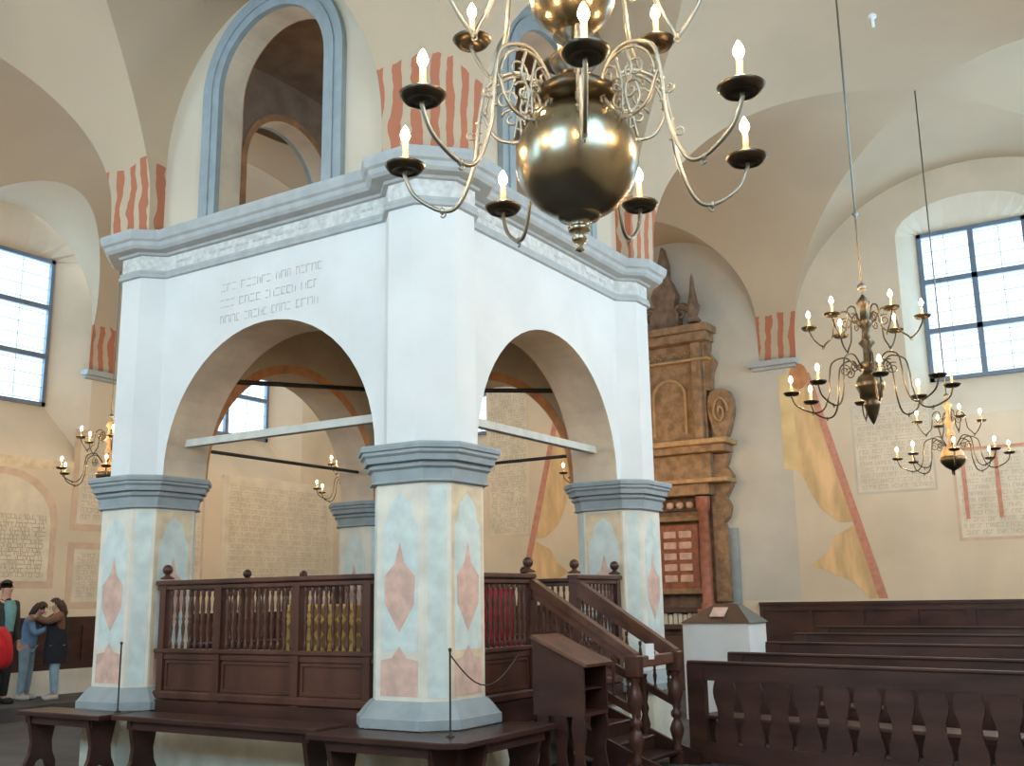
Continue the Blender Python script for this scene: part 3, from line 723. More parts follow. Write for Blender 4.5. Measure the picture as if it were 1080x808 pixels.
# slanted cabinet beside the stair
e = empty('lectern_cabinet', (1.0, -0.34, 0), label='dark wooden cabinet with sloping lid and open front, left of the stair', cat='cabinet')
def zt(y): return 0.96+0.36*(y+0.5)/0.5*1.0
mb = MB()
for x in (0.0, 0.43): mb.prism([(0.0, 0.65), (-0.50, 0.65), (-0.50, 1.05), (0.0, 1.28)], x, x+0.025, 'x')
mb.box(0, 0.455, -0.50, 0.0, 0.62, 0.65); mb.box(0.0, 0.455, -0.002, 0.022, 0.62, 1.28); mb.box(0.025, 0.43, -0.46, -0.002, 0.84, 0.855); mb.build('body', M['wood2'], e)
MB().prism([(-0.54, 1.045), (0.03, 1.298), (0.02, 1.325), (-0.55, 1.072)], -0.03, 0.485, 'x').build('lid', M['rail'], e)
def wavy(mb, x0, x1, c, wd, z0, z1, axis='x', n=12, amp=0.25, ph=0):
    """cut-out wavy board; c is its centre along y"""
    Lp, Rp = [], []
    for k in range(n+1):
        t = k/n; z = z0+(z1-z0)*t; h = wd*(1+amp*math.sin(2*PI*t*1.5+ph))/2
        Lp.append((c-h, z)); Rp.append((c+h, z))
    mb.prism(Lp+Rp[::-1], x0, x1, axis); return mb
for y in (-0.43, -0.25, -0.07): wavy(MB(), 0.01, 0.04, y, 0.11, 0, 0.62).build('leg', M['wood2'], e)
for y in (-0.42, -0.08): wavy(MB(), 0.415, 0.445, y, 0.14, 0, 0.63).build('leg', M['wood2'], e)

# ------------------------------------------------------------------ benches round the bimah
def leg_board(mb, along, c, w0, w1, h, t=0.05):
    """end board with waisted sides and arched foot. along: axis the bench runs ('y' or 'x'), w0..w1 depth"""
    m = (w0+w1)/2; hw = (w1-w0)/2
    pts = [(m-hw*0.95, 0), (m-hw*0.95, 0.06), (m-hw*0.70, 0.16), (m-hw*0.62, h*0.5), (m-hw*0.8, h*0.8), (m-hw*0.95, h), (m+hw*0.95, h), (m+hw*0.8, h*0.8), (m+hw*0.62, h*0.5), (m+hw*0.70, 0.16), (m+hw*0.95, 0.06), (m+hw*0.95, 0), (m+hw*0.45, 0), (m+hw*0.3, 0.07), (m, 0.10), (m-hw*0.3, 0.07), (m-hw*0.45, 0)]
    mb.prism(pts, c-t/2, c+t/2, 'y' if along == 'y' else 'x'); return mb
def bench(name, top, legs, z, along, label, rails):
    cx = sum(p[0] for p in top)/len(top); cy = sum(p[1] for p in top)/len(top)
    e = empty(name, (cx, cy, 0), label=label, cat='bench', group='dark plank benches round the bimah')
    T_ = [(x-cx, y-cy) for x, y in top]
    mb = MB(); mb.add([(x, y, z-0.045) for x, y in T_]+[(x, y, z-0.008) for x, y in T_]+[(x, y, z) for x, y in offset_poly(T_, -0.008)],
                      [tuple(range(len(T_)-1, -1, -1)), tuple(range(2*len(T_), 3*len(T_)))]+[(k*len(T_)+i, k*len(T_)+(i+1) % len(T_), (k+1)*len(T_)+(i+1) % len(T_), (k+1)*len(T_)+i) for k in (0, 1) for i in range(len(T_))])
    mb.build('seat', M['wood2'], e)
    for ax, c, w0, w1 in legs:
        if ax == 'y': leg_board(MB(), 'y', c-cy, w0-cx, w1-cx, z-0.045).build('leg', M['wood2'], e)
        else: leg_board(MB(), 'x', c-cx, w0-cy, w1-cy, z-0.045).build('leg', M['wood2'], e)
    for r in rails:
        x0, x1, y0, y1 = r; MB().box(x0-cx, x1-cx, y0-cy, y1-cy, z-0.13, z-0.045).build('apron', M['wood2'], e)
    return e
bench('plank_bench', [(-0.45, 0.98), (-0.03, 0.98), (-0.03, 3.68), (-0.45, 3.68)][::1], [('y', 1.15, -0.43, -0.06), ('y', 3.45, -0.43, -0.06)], 0.59, 'y', 'long straight plank bench below the railing, between the two left pillars', [(-0.40, -0.37, 1.1, 3.5)])
bench('plank_bench', [(-0.56, 3.72), (-0.16, 3.72), (-0.16, 5.08), (-0.56, 5.08)], [('y', 3.95, -0.54, -0.18), ('y', 4.92, -0.54, -0.18)], 0.59, 'y', 'short plank bench in front of the left pillar, leftmost of the benches', [(-0.50, -0.47, 3.9, 5.0)])
bench('plank_bench', [(-0.60, 0.95), (-0.60, -0.48), (-0.50, -0.60), (0.92, -0.60), (0.92, -0.12), (-0.12, -0.12), (-0.12, 0.95)], [('y', 0.75, -0.57, -0.15), ('y', -0.30, -0.57, -0.15), ('x', 0.75, -0.57, -0.15), ('x', -0.1, -0.57, -0.15)], 0.572, 'y', 'angled corner bench wrapping the near pillar', [(-0.55, -0.52, -0.3, 0.75), (-0.1, 0.8, -0.55, -0.52)])

# rope stands on the benches
def stand(x, y, z, label, rope):
    e = empty('rope_stand', (x, y, z), label=label, cat='barrier post', group='thin iron rope posts beside the pillars')
    MB().lathe([(0, 0), (0.035, 0), (0.035, 0.008), (0.012, 0.014), (0.008, 0.03), (0.008, 0.66), (0.014, 0.67), (0.014, 0.69), (0, 0.695)], (0, 0, 0), 12).build('post', M['iron'], e)
    if rope:
        pts = [(rope[0]*t, rope[1]*t, 0.64-0.25*math.sin(PI*t)*1.0-0.05*t) for t in [k/12 for k in range(13)]]
        MB().tube(pts, 0.006, 6).build('cord', M['iron'], e)
stand(-0.26, -0.30, 0.573, 'thin iron post with hanging cord in front of the near pillar', (0.95, -0.06))
stand(-0.24, 3.86, 0.591, 'thin iron post in front of the left pillar', None)

# ------------------------------------------------------------------ pews
def pew(x, y, rz, zt_, ln, label, splats):
    e = empty('pew', (x, y, 0), rz, label=label, cat='pew', group='dark wooden pews at the right')
    # local: runs along -y from 0 to -ln, back board at x=0, seat towards +x
    H = zt_
    mb = MB(); mb.bbox(-0.04, 0.05, -ln, 0.0, H-0.03, H, 0.01); mb.box(-0.02, 0.02, -ln, 0, H-0.19, H-0.03); mb.build('top_rail', M['wood3'], e)
    mb = MB(); mb.box(-0.02, 0.02, -ln, 0, 0.02, 0.21); mb.build('bottom_rail', M['wood3'], e)
    MB().bbox(0.02, 0.42, -ln+0.05, -0.06, 0.43, 0.465, 0.008).build('seat', M['wood3'], e)
    for y_ in (-0.0, -ln+0.06):
        mb = MB(); mb.box(-0.035, 0.035, y_-0.20, y_, 0, H-0.03) if y_ > -0.1 else mb.box(-0.035, 0.035, y_-0.06, y_, 0, H-0.03)
        mb.box(0.035, 0.40, y_-0.05, y_-0.01, 0, 0.43); mb.build('end_post', M['wood3'], e)
    if splats:
        n = int((ln-0.3)/0.30)
        for k in range(n): wavy(MB(), -0.013, 0.013, -0.42-k*0.30, 0.215, 0.20, H-0.18, 'x', 14, 0.22, 0.3).build('splat', M['wood3'], e)
    else: MB().box(-0.012, 0.012, -ln+0.05, -0.19, 0.20, H-0.18).build('back_panel', M['wood3'], e)
PEWS = [(2.97, -1.00, 1.0, True), (4.55, -0.84, 1.005, True), (6.0, -0.80, 1.06, False), (7.45, -0.72, 1.12, False), (8.95, -0.6, 1.17, False)]
names = ['nearest pew, its back cut into wavy splats', 'second pew from the front, just behind the nearest one', 'third pew from the front, passing before the white display box', 'fourth pew from the front, starting right of the white box', 'farthest pew, next to the wall panelling']
for (x, y, z, s), n in zip(PEWS, names): pew(x, y, -0.20 if s else -0.13, z, 4.6, n, s)

# white display box with a dark pitched lid
e = empty('display_box', (6.75, 0.02, 0), -0.0, label='white box with dark sloping lid standing beyond the pews', cat='display box')
MB().box(-0.35, 0.35, -0.45, 0.50, 0.0, 1.28).build('box', M['white'], e)
mb = MB(); mb.add([(-0.38, -0.48, 1.28), (0.38, -0.48, 1.28), (0.38, 0.53, 1.28), (-0.38, 0.53, 1.28), (-0.02, -0.18, 1.53), (0.15, -0.18, 1.53), (0.15, 0.15, 1.53), (-0.02, 0.15, 1.53)], [(0, 3, 2, 1), (4, 5, 6, 7), (0, 4, 7, 3), (3, 7, 6, 2), (2, 6, 5, 1)])
mb.build('lid', M['brownbox'], e)
mb = MB(); mb.add([(-0.38, -0.483, 1.281), (0.38, -0.483, 1.281), (0.15, -0.184, 1.531), (-0.02, -0.184, 1.531)], [(0, 1, 2, 3)]); mb.build('lid_side', M['greylid'], e)
# open booklet lying on the lid
mb = MB(); mb.prism([(-0.29, 1.36), (-0.12, 1.478), (-0.127, 1.490), (-0.297, 1.372)], -0.09, 0.12, 'y')
o = mb.build('booklet', M['pink'], loc=(6.75, 0.02, 0)); tag(o, 'small cream card lying on the lid of the white box', 'card')

# ------------------------------------------------------------------ the ark
A = empty('torah_ark', (WALL, 2.40, 0), label='tall carved ochre and red Torah ark with columns and scrolls on the far wall', cat='ark')
def abox(n, m, u0, u1, z0, z1, d0, d1=0.003, parent=None, both=True):
    """box on the wall: u from centre, depth d towards the room"""
    mb = MB(); mb.bbox(-d0, -d1, u0, u1, z0, z1, min(0.015, (u1-u0)/5, (z1-z0)/5))
    if both and u0 > 0: mb.bbox(-d0, -d1, -u1, -u0, z0, z1, min(0.015, (u1-u0)/5, (z1-z0)/5))
    return mb.build(n, m, parent or A)
abox('base', M['brownbox'], -0.95, 0.95, 0, 0.95, 0.35)
abox('back_panel', M['arkdark'], -0.75, 0.75, 0.95, 3.4, 0.10)
dr = abox('ark_door', M['arkred'], -0.40, 0.40, 1.75, 2.95, 0.18)
mb = MB()
for z in [1.9, 2.1, 2.3, 2.5, 2.7]: mb.bbox(-0.20, -0.17, -0.28, -0.03, z, z+0.13, 0.01); mb.bbox(-0.20, -0.17, 0.03, 0.28, z, z+0.13, 0.01)
mb.build('door_panel', M['pink'], dr)
for z in (1.05, 1.35, 1.68, 3.0): abox('ledge', M['ark'] if z > 1.5 else M['brownbox'], -0.55, 0.55, z, z+0.10, 0.30)
mb = MB()
for k in range(9): mb.box(-0.24, -0.12, -0.42+k*0.095, -0.35+k*0.095, 1.15, 1.15+0.17+0.02*(k % 3))
mb.build('carved_rail', M['stone'], A)
# row of carved rosettes above the door
mb = MB()
for k in range(6): mb.lathe([(0, -0.07), (0.06, -0.05), (0.075, 0), (0.06, 0.05), (0, 0.07)], (-0.22, -0.5+k*0.2, 3.30), 10)
mb.build('rosette', M['pink'], A)
abox('frieze_back', M['arkdark'], -0.75, 0.75, 3.2, 3.45, 0.16)
for s in (-1, 1):
    c = MB(); c.lathe([(0.13, 1.42), (0.13, 1.50), (0.10, 1.55), (0.105, 2.3), (0.09, 3.15), (0.12, 3.2), (0.13, 3.30), (0.14, 3.42)], (-0.38, s*0.62, 0), 18); c.box(-0.53, -0.23, s*0.62-0.15, s*0.62+0.15, 0.0, 1.42); c.build('column', M['arkred'], A)
    # outer wings with scrolled outline
    wing = [(0.72, 1.55), (0.98, 1.55), (0.98, 2.75), (0.92, 2.95), (1.02, 3.05), (1.06, 3.25), (0.98, 3.40), (1.10, 3.60), (1.14, 3.80), (1.02, 3.98), (1.10, 4.2), (0.72, 4.2)]
    MB().prism([(s*u, z) for u, z in wing][::s], -0.20, -0.003, 'x').build('side_wing', M['ark'], A)
    MB().prism([(s*u, z) for u, z in [(0.96, 1.50), (1.12, 1.50), (1.12, 2.85), (0.96, 2.85)]], -0.06, -0.003, 'x').build('wing_strip', M['bluegrey'], A)
    # large volute
    vv = []; nn = 26
    for k in range(nn):
        a = -PI/2+2*PI*k/nn; rr = 0.36*(1+0.10*math.sin(3*a))
        vv.append((s*(0.98+0.62*rr*math.cos(a)*1.05), 4.98+rr*1.35*math.sin(a)))
    MB().prism(vv, -0.22, -0.003, 'x').build('volute', M['ark'], A)
    r = MB(); r.tube([(-0.25, s*(0.98+0.16*(1-k/22)*math.cos(k*0.5)), 4.98+0.30*(1-k/22)*math.sin(k*0.5)) for k in range(21)], 0.025, 6); r.build('volute_coil', M['arkgold'], A)
    up = [(0.50, 5.5), (0.82, 5.4), (0.84, 5.75), (0.93, 5.95), (0.80, 6.15), (0.82, 6.35), (0.50, 6.35)]
    MB().prism([(s*u, z) for u, z in up][::s], -0.20, -0.003, 'x').build('ear', M['ark'], A)
    MB().bbox(-0.34, -0.22, s*0.59-0.09, s*0.59+0.09, 4.47, 6.34, 0.015).build('pilaster', M['ark'], A)
    # obelisk and scroll
    ob = MB(); ob.lathe([(0.10, 6.72), (0.14, 6.76), (0.07, 6.84), (0.12, 6.98), (0.13, 7.06), (0.10, 7.10), (0.06, 7.35), (0.03, 7.62), (0.0, 7.72)], (-0.30, s*0.60, 0), 12); ob.build('obelisk', M['arkdark'], A)
    sc_ = MB(); sc_.tube([(-0.25, s*(0.32+0.17*(1-k/26)*math.cos(k*0.42)), 6.98+0.17*(1-k/26)*math.sin(k*0.42)) for k in range(24)], [0.05*(1-k/40) for k in range(24)], 8); sc_.build('scroll', M['arkdark'], A)
abox('entablature', M['ark'], -0.78, 0.78, 3.45, 3.66, 0.48); abox('entablature_ledge', M['arkgold'], -1.16, 1.16, 3.66, 3.74, 0.56)
abox('lower_attic', M['ark'], -0.80, 0.80, 3.74, 4.22, 0.36)
abox('middle_cornice', M['ark'], -1.12, 1.12, 4.22, 4.36, 0.50); abox('middle_ledge', M['arkgold'], -1.20, 1.20, 4.36, 4.46, 0.58)
abox('upper_panel', M['ark'], -0.72, 0.72, 4.46, 6.35, 0.22)
rb = ring(0, 0.30, 5.35, 0.30, 0.05, -0.27, -0.22, 4.62); rb.build('panel_arch', M['arkgold'], A)
abox('upper_band', M['arkgold'], -0.86, 0.86, 5.98, 6.03, 0.38)
abox('upper_cornice', M['ark'], -0.86, 0.86, 6.35, 6.52, 0.44); abox('upper_ledge', M['ark'], -0.92, 0.92, 6.52, 6.66, 0.52)
crown = [(-0.28, 6.66), (0.28, 6.66), (0.30, 6.95), (0.20, 7.10), (0.26, 7.35), (0.16, 7.60), (0.09, 7.72), (0.09, 8.0), (0.0, 8.35), (-0.09, 8.0), (-0.09, 7.72), (-0.16, 7.60), (-0.26, 7.35), (-0.20, 7.10), (-0.30, 6.95)]
MB().prism(crown, -0.32, -0.1, 'x').build('crest', M['arkdark'], A)
mb = MB(); rnd = random.Random(2)
for k in range(16):
    u = -0.42+0.056*k; mb.lathe([(0, -0.03), (0.028, 0), (0, 0.03)], (-0.24, u, 6.15+0.04*math.sin(k*1.7)), 6)
mb.build('carved_garland', M['arkgold'], A)

# ------------------------------------------------------------------ chandeliers
PAN = MB().lathe([(0, -0.004), (0.03, -0.01), (0.045, 0.0), (0.055, -0.008), (0.07, -0.006), (0.085, 0.012), (0.092, 0.022), (0.088, 0.026), (0.06, 0.012), (0.03, 0.012), (0.02, 0.03), (0.0, 0.03)], (0, 0, 0), 28)
CANDLE = MB().lathe([(0.0, 0.02), (0.017, 0.02), (0.017, 0.028), (0.0135, 0.03), (0.0125, 0.135), (0.0, 0.137)], (0, 0, 0), 14)
FLAME = MB().lathe([(0, 0.135), (0.010, 0.14), (0.020, 0.158), (0.0215, 0.168), (0.017, 0.185), (0.008, 0.203), (0.0, 0.215)], (0, 0, 0), 14)
def curve_pts(ctrl, n=8):
    P = [Vector(c) for c in ctrl]; P = [P[0]*2-P[1]] + P + [P[-1]*2-P[-2]]; out = []
    for i in range(1, len(P)-2):
        for k in range(n):
            t = k/n; a, b_, c, d_ = P[i-1], P[i], P[i+1], P[i+2]
            out.append(0.5*((2*b_)+(-a+c)*t+(2*a-5*b_+4*c-d_)*t*t+(-a+3*b_-3*c+d_)*t**3))
    out.append(P[-2]); return out
def spiral(c, r, a0, turns, n=18, sg=1):
    return [(c[0]+r*(1-0.8*k/n)*math.cos(a0+sg*2*PI*turns*k/n), 0, c[1]+r*(1-0.8*k/n)*math.sin(a0+sg*2*PI*turns*k/n)) for k in range(n+1)]
def make_arm(R, z, rv, zc, big):
    """arm in the x-z plane from the hub (x~0.12) out to the pan at (R, z)"""
    mb = MB(); t = 0.0095
    ub = z-0.21
    mb.tube(curve_pts([(0.11, 0, zc), (rv*0.55, 0, zc+0.14), (rv*0.9, 0, zc+0.10), (rv, 0, zc-0.05), (rv+0.02, 0, (zc+ub)/2-0.02), (rv+0.09, 0, ub+0.03), (rv+(R-rv)*0.5, 0, ub), (R-0.05, 0, ub+0.08), (R, 0, z-0.03), (R, 0, z)]), t, 8)
    if big:
        # filigree between hub and arm
        mb.tube([(rv*0.62+0.135*math.cos(q), 0, zc-0.03+0.155*math.sin(q)) for q in [2*PI*i/28 for i in range(29)]], t*0.75, 6)
        mb.tube(spiral((rv*0.66, zc-0.07), 0.05, 0.3, 1.2), t*0.7, 6); mb.tube(spiral((rv*0.50, zc-0.03), 0.04, 2.6, 1.2, sg=-1), t*0.7, 6)
        mb.tube(curve_pts([(rv*0.62, 0, zc+0.12), (rv*0.68, 0, zc+0.02), (rv*0.60, 0, zc-0.06), (rv*0.64, 0, zc-0.17)]), t*0.8, 6)
        for q in range(5): mb.lathe([(0, -0.012), (0.013, 0), (0, 0.012)], (rv*0.62+0.135*math.cos(q*1.2), 0, zc-0.03+0.155*math.sin(q*1.2)), 8)
        mb.tube(curve_pts([(rv*0.98, 0, zc-0.02), (rv*0.80, 0, zc-0.16), (rv*0.5, 0, zc-0.17), (0.15, 0, zc-0.06)]), t*0.8, 6)
        mb.tube(spiral((rv*0.40, zc+0.03), 0.055, -1.2, 1.4), t*0.6, 6); mb.tube(spiral((rv*0.72, zc+0.02), 0.055, 4.3, 1.4, sg=-1), t*0.6, 6)
        mb.tube(spiral((rv*0.55, zc-0.10), 0.05, 1.4, 1.3), t*0.6, 6)
        mb.tube(curve_pts([(rv*0.56, 0, zc-0.16), (rv*0.56, 0, zc-0.02), (rv*0.50, 0, zc+0.10)]), t*0.7, 6)
        mb.tube(spiral((rv*1.02+0.03, zc-0.12), 0.03, PI, 1.0), t*0.5, 6)
        for zz in (zc-0.07, zc-0.12, zc-0.17): mb.lathe([(0, -0.01), (0.016, 0), (0, 0.01)], (rv+0.004, 0, zz), 10)
    else:
        mb.tube(spiral((rv*0.6, zc+0.0), 0.07, 1.0, 1.5), t*0.7, 6)
    # small hook below the bow
    mb.tube(spiral((rv+(R-rv)*0.5, ub-0.02), 0.022, PI/2, 0.7), t*0.45, 5); mb.lathe([(0, -0.02), (0.012, -0.008), (0.012, 0.008), (0, 0.02)], (rv+(R-rv)*0.5, 0, ub), 8)
    return mb
ARMS = {}
MESH = {}
def shared(name, mb_fn, mt):
    if name not in MESH:
        me = bpy.data.meshes.new(name); b_ = mb_fn(); me.from_pydata(b_.v, [], b_.f); me.polygons.foreach_set('use_smooth', b_.sm); me.materials.append(mt); MESH[name] = me
    return MESH[name]
def chandelier(loc, s, style, n1, a1, n2, a2, label, top):
    e = empty('chandelier', loc, label=label, cat='chandelier', group=None)
    e.scale = (s, s, s)
    b_ = MB()
    if style == 'globe':
        prof = [(0.0, -0.41), (0.02, -0.40), (0.012, -0.385), (0.03, -0.36), (0.034, -0.35), (0.02, -0.335), (0.045, -0.32), (0.048, -0.30), (0.03, -0.29), (0.06, -0.268), (0.085, -0.262), (0.09, -0.25)]
        prof += [(0.262*math.cos(a), 0.262*math.sin(a)) for a in [math.radians(-68+136*k/24) for k in range(25)]]
        b_.lathe(prof, (0, 0, 0), 48); b_.build('globe', M['brass'], e)
        b_ = MB(); b_.lathe([(0.10, 0.24), (0.17, 0.255), (0.19, 0.275), (0.19, 0.30), (0.15, 0.33), (0.09, 0.36), (0.07, 0.40), (0.10, 0.44), (0.11, 0.47), (0.06, 0.50), (0.045, 0.55), (0.09, 0.58), (0.05, 0.60)], (0, 0, 0), 32); b_.build('collar', M['brassdark'], e)
        b_ = MB(); b_.lathe([(0.05, 0.58)] + [(0.19*math.cos(a), 0.78+0.19*math.sin(a)) for a in [math.radians(-72+144*k/18) for k in range(19)]] + [(0.08, 0.98), (0.10, 1.0), (0.05, 1.04), (0.04, 1.16), (0.07, 1.2), (0.03, 1.26), (0.0, 1.30)], (0, 0, 0), 40); b_.build('upper_globe', M['brass'], e)
        R1, z1, rv1, zc1 = 0.775, 0.05, 0.43, 0.30; R2, z2, rv2, zc2 = 0.56, 0.74, 0.34, 0.95
    elif style == 'vase':
        b_.lathe([(0.0, -0.36), (0.02, -0.33), (0.06, -0.24), (0.085, -0.15), (0.09, -0.12), (0.06, -0.10), (0.12, -0.06), (0.125, 0.0), (0.15, 0.05), (0.16, 0.10), (0.12, 0.18), (0.07, 0.22), (0.06, 0.26), (0.14, 0.30), (0.05, 0.36), (0.045, 0.50), (0.09, 0.56), (0.05, 0.60), (0.04, 0.72), (0.10, 0.78), (0.05, 0.84), (0.04, 0.98), (0.08, 1.02), (0.02, 1.10), (0.0, 1.14)], (0, 0, 0), 28); b_.build('vase_body', M['brassdark'], e)
        R1, z1, rv1, zc1 = 0.84, 0.02, 0.42, 0.26; R2, z2, rv2, zc2 = 0.60, 0.78, 0.34, 0.80
    else:
        b_.lathe([(0.0, -0.28), (0.012, -0.26), (0.012, -0.20), (0.05, -0.18), (0.13, -0.13), (0.19, -0.06), (0.21, 0.02), (0.19, 0.04)], (0, 0, 0), 28); b_.build('bowl', M['brassdark'], e)
        b_ = MB(); b_.lathe([(0.19, 0.03), (0.17, 0.12), (0.10, 0.20), (0.05, 0.24), (0.04, 0.34), (0.08, 0.40), (0.05, 0.46), (0.045, 0.56), (0.10, 0.62), (0.05, 0.68), (0.04, 0.85), (0.08, 0.90), (0.0, 1.0)], (0, 0, 0), 28); b_.build('ribbed_stem', M['arkgold'], e)
        R1, z1, rv1, zc1 = 0.86, 0.04, 0.44, 0.22; R2, z2, rv2, zc2 = 0.52, 0.62, 0.28, 0.66
    ht = {'globe': 1.28, 'vase': 1.12, 'bowl': 0.98}[style]
    lr = (top-loc[2])/s
    c = MB()
    if style == 'globe':
        for sx in (0,):
            zz = ht
            while zz < lr-0.05: c.tube([(0, 0, zz), (0, 0, zz+0.05)], 0.010, 6); zz += 0.055
    c.tube([(0, 0, ht), (0, 0, lr)], 0.012 if style != 'globe' else 0.008, 8)
    c.lathe([(0, 0), (0.05, 0.01), (0.05, 0.05), (0.02, 0.08), (0, 0.08)], (0, 0, ht+0.05), 12)
    if style == 'vase': c.lathe([(0, -0.05), (0.04, 0), (0, 0.05)], (0, 0, ht+0.95), 12)
    c.build('hanging_rod', M['chain'], e)
    for n, R, z, rv, zc, a0, key in ((n1, R1, z1, rv1, zc1, a1, 'low'), (n2, R2, z2, rv2, zc2, a2, 'high')):
        for k in range(n):
            big = key == 'low' and style == 'globe'
            me = shared('arm_'+style+key, lambda: make_arm(R, z, rv, zc, big), M['arm'] if style == 'globe' else M['brassdark'])
            a = bpy.data.objects.new('arm', me); COL.objects.link(a); a.parent = e; a.rotation_euler = (0, 0, a0+2*PI*k/n)
            for nm, mbx, mt in (('drip_pan', PAN, M['brassdark']), ('candle', CANDLE, M['candle']), ('flame_bulb', FLAME, M['bulb'])):
                o = bpy.data.objects.new(nm, shared(nm+'_mesh', lambda: mbx, mt)); COL.objects.link(o); o.parent = a; o.location = (R, 0, z)
    return e
CX, CY = -3.70, -3.45
tocam = math.atan2(CAM.y-CY, CAM.x-CX)
chandelier((CX, CY, 3.47), 1.0, 'globe', 7, tocam+0.05, 7, tocam-0.33, 'large brass chandelier with a polished globe and filigree arms, nearest the viewer', 8.80)
chandelier((2.36, -3.20, 3.46), 0.84, 'vase', 8, 0.35, 6, 0.7, 'two-tier brass chandelier with a pointed dark body, hanging over the pews', 8.87)
chandelier((7.75, -2.98, 3.42), 0.82, 'bowl', 8, 0.2, 4, 0.5, 'two-tier chandelier with a dark bowl, hanging lower at the far right', 8.87)
chandelier((2.40, 7.85, 3.55), 0.82, 'bowl', 6, 0.9, 5, 0.4, 'chandelier half hidden behind the left pillar', 8.87)
chandelier((7.85, 7.85, 3.70), 0.82, 'bowl', 6, 0.6, 5, 0.2, 'chandelier seen through the left arch in front of the far corner', 8.87)
chandelier((7.85, 2.40, 3.60), 0.82, 'bowl', 6, 0.3, 5, 0.1, 'chandelier before the ark, one lit arm seen through the right arch', 8.87)

for p_ in ((-4.3, 2.4, 3.6), (-4.3, 7.85, 3.6)):  # lit chandeliers out of view, added to warm the hall light
    chandelier(p_, 0.85, 'bowl', 8, 0.3, 5, 0.1, 'unseen chandelier added for warm light in the %s left bay' % ('near' if p_[1] < 5 else 'far'), 8.87)

# small sensor on the vault
e = MB().lathe([(0, -0.12), (0.02, -0.12), (0.02, 0), (0.05, 0), (0.05, 0.03), (0.03, 0.05), (0, 0.05)], (0, 0, 0), 14).build('ceiling_sensor', M['white'], loc=(4.72, -3.07, 8.50)); tag(e, 'small white round sensor on the vault right of the nearest chandelier', 'sensor')

# ------------------------------------------------------------------ people
def skin_obj(name, verts, edges, radii, mt, parent, root=0, sub=2):
    me = bpy.data.meshes.new(name); me.from_pydata([tuple(v_) for v_ in verts], edges, [])
    o = bpy.data.objects.new(name, me); COL.objects.link(o); me.materials.append(mt)
    o.modifiers.new('skin', 'SKIN'); sk = me.skin_vertices[0].data if me.skin_vertices else None
    if sk is None:
        import bmesh
        bm = bmesh.new(); bm.from_mesh(me); bm.verts.layers.skin.verify(); bm.to_mesh(me); bm.free(); sk = me.skin_vertices[0].data
    for i, r in enumerate(radii):
        sk[i].radius = r if isinstance(r, tuple) else (r, r); sk[i].use_root = (i == root)
    o.modifiers[0].use_smooth_shade = True
    s_ = o.modifiers.new('sub', 'SUBSURF'); s_.levels = sub; s_.render_levels = sub
    if parent: o.parent = parent
    return o
SKIN = mat('skin', (0.55, 0.33, 0.24), 0.6, var=0.05); HAIRB = mat('brown_hair', (0.055, 0.03, 0.02), 0.6); HAIRK = mat('black_hair', (0.015, 0.012, 0.012), 0.5)
def cloth(n, c): return mat(n, c, 0.85, var=0.15, scale=9, bump=0.3, bscale=12)
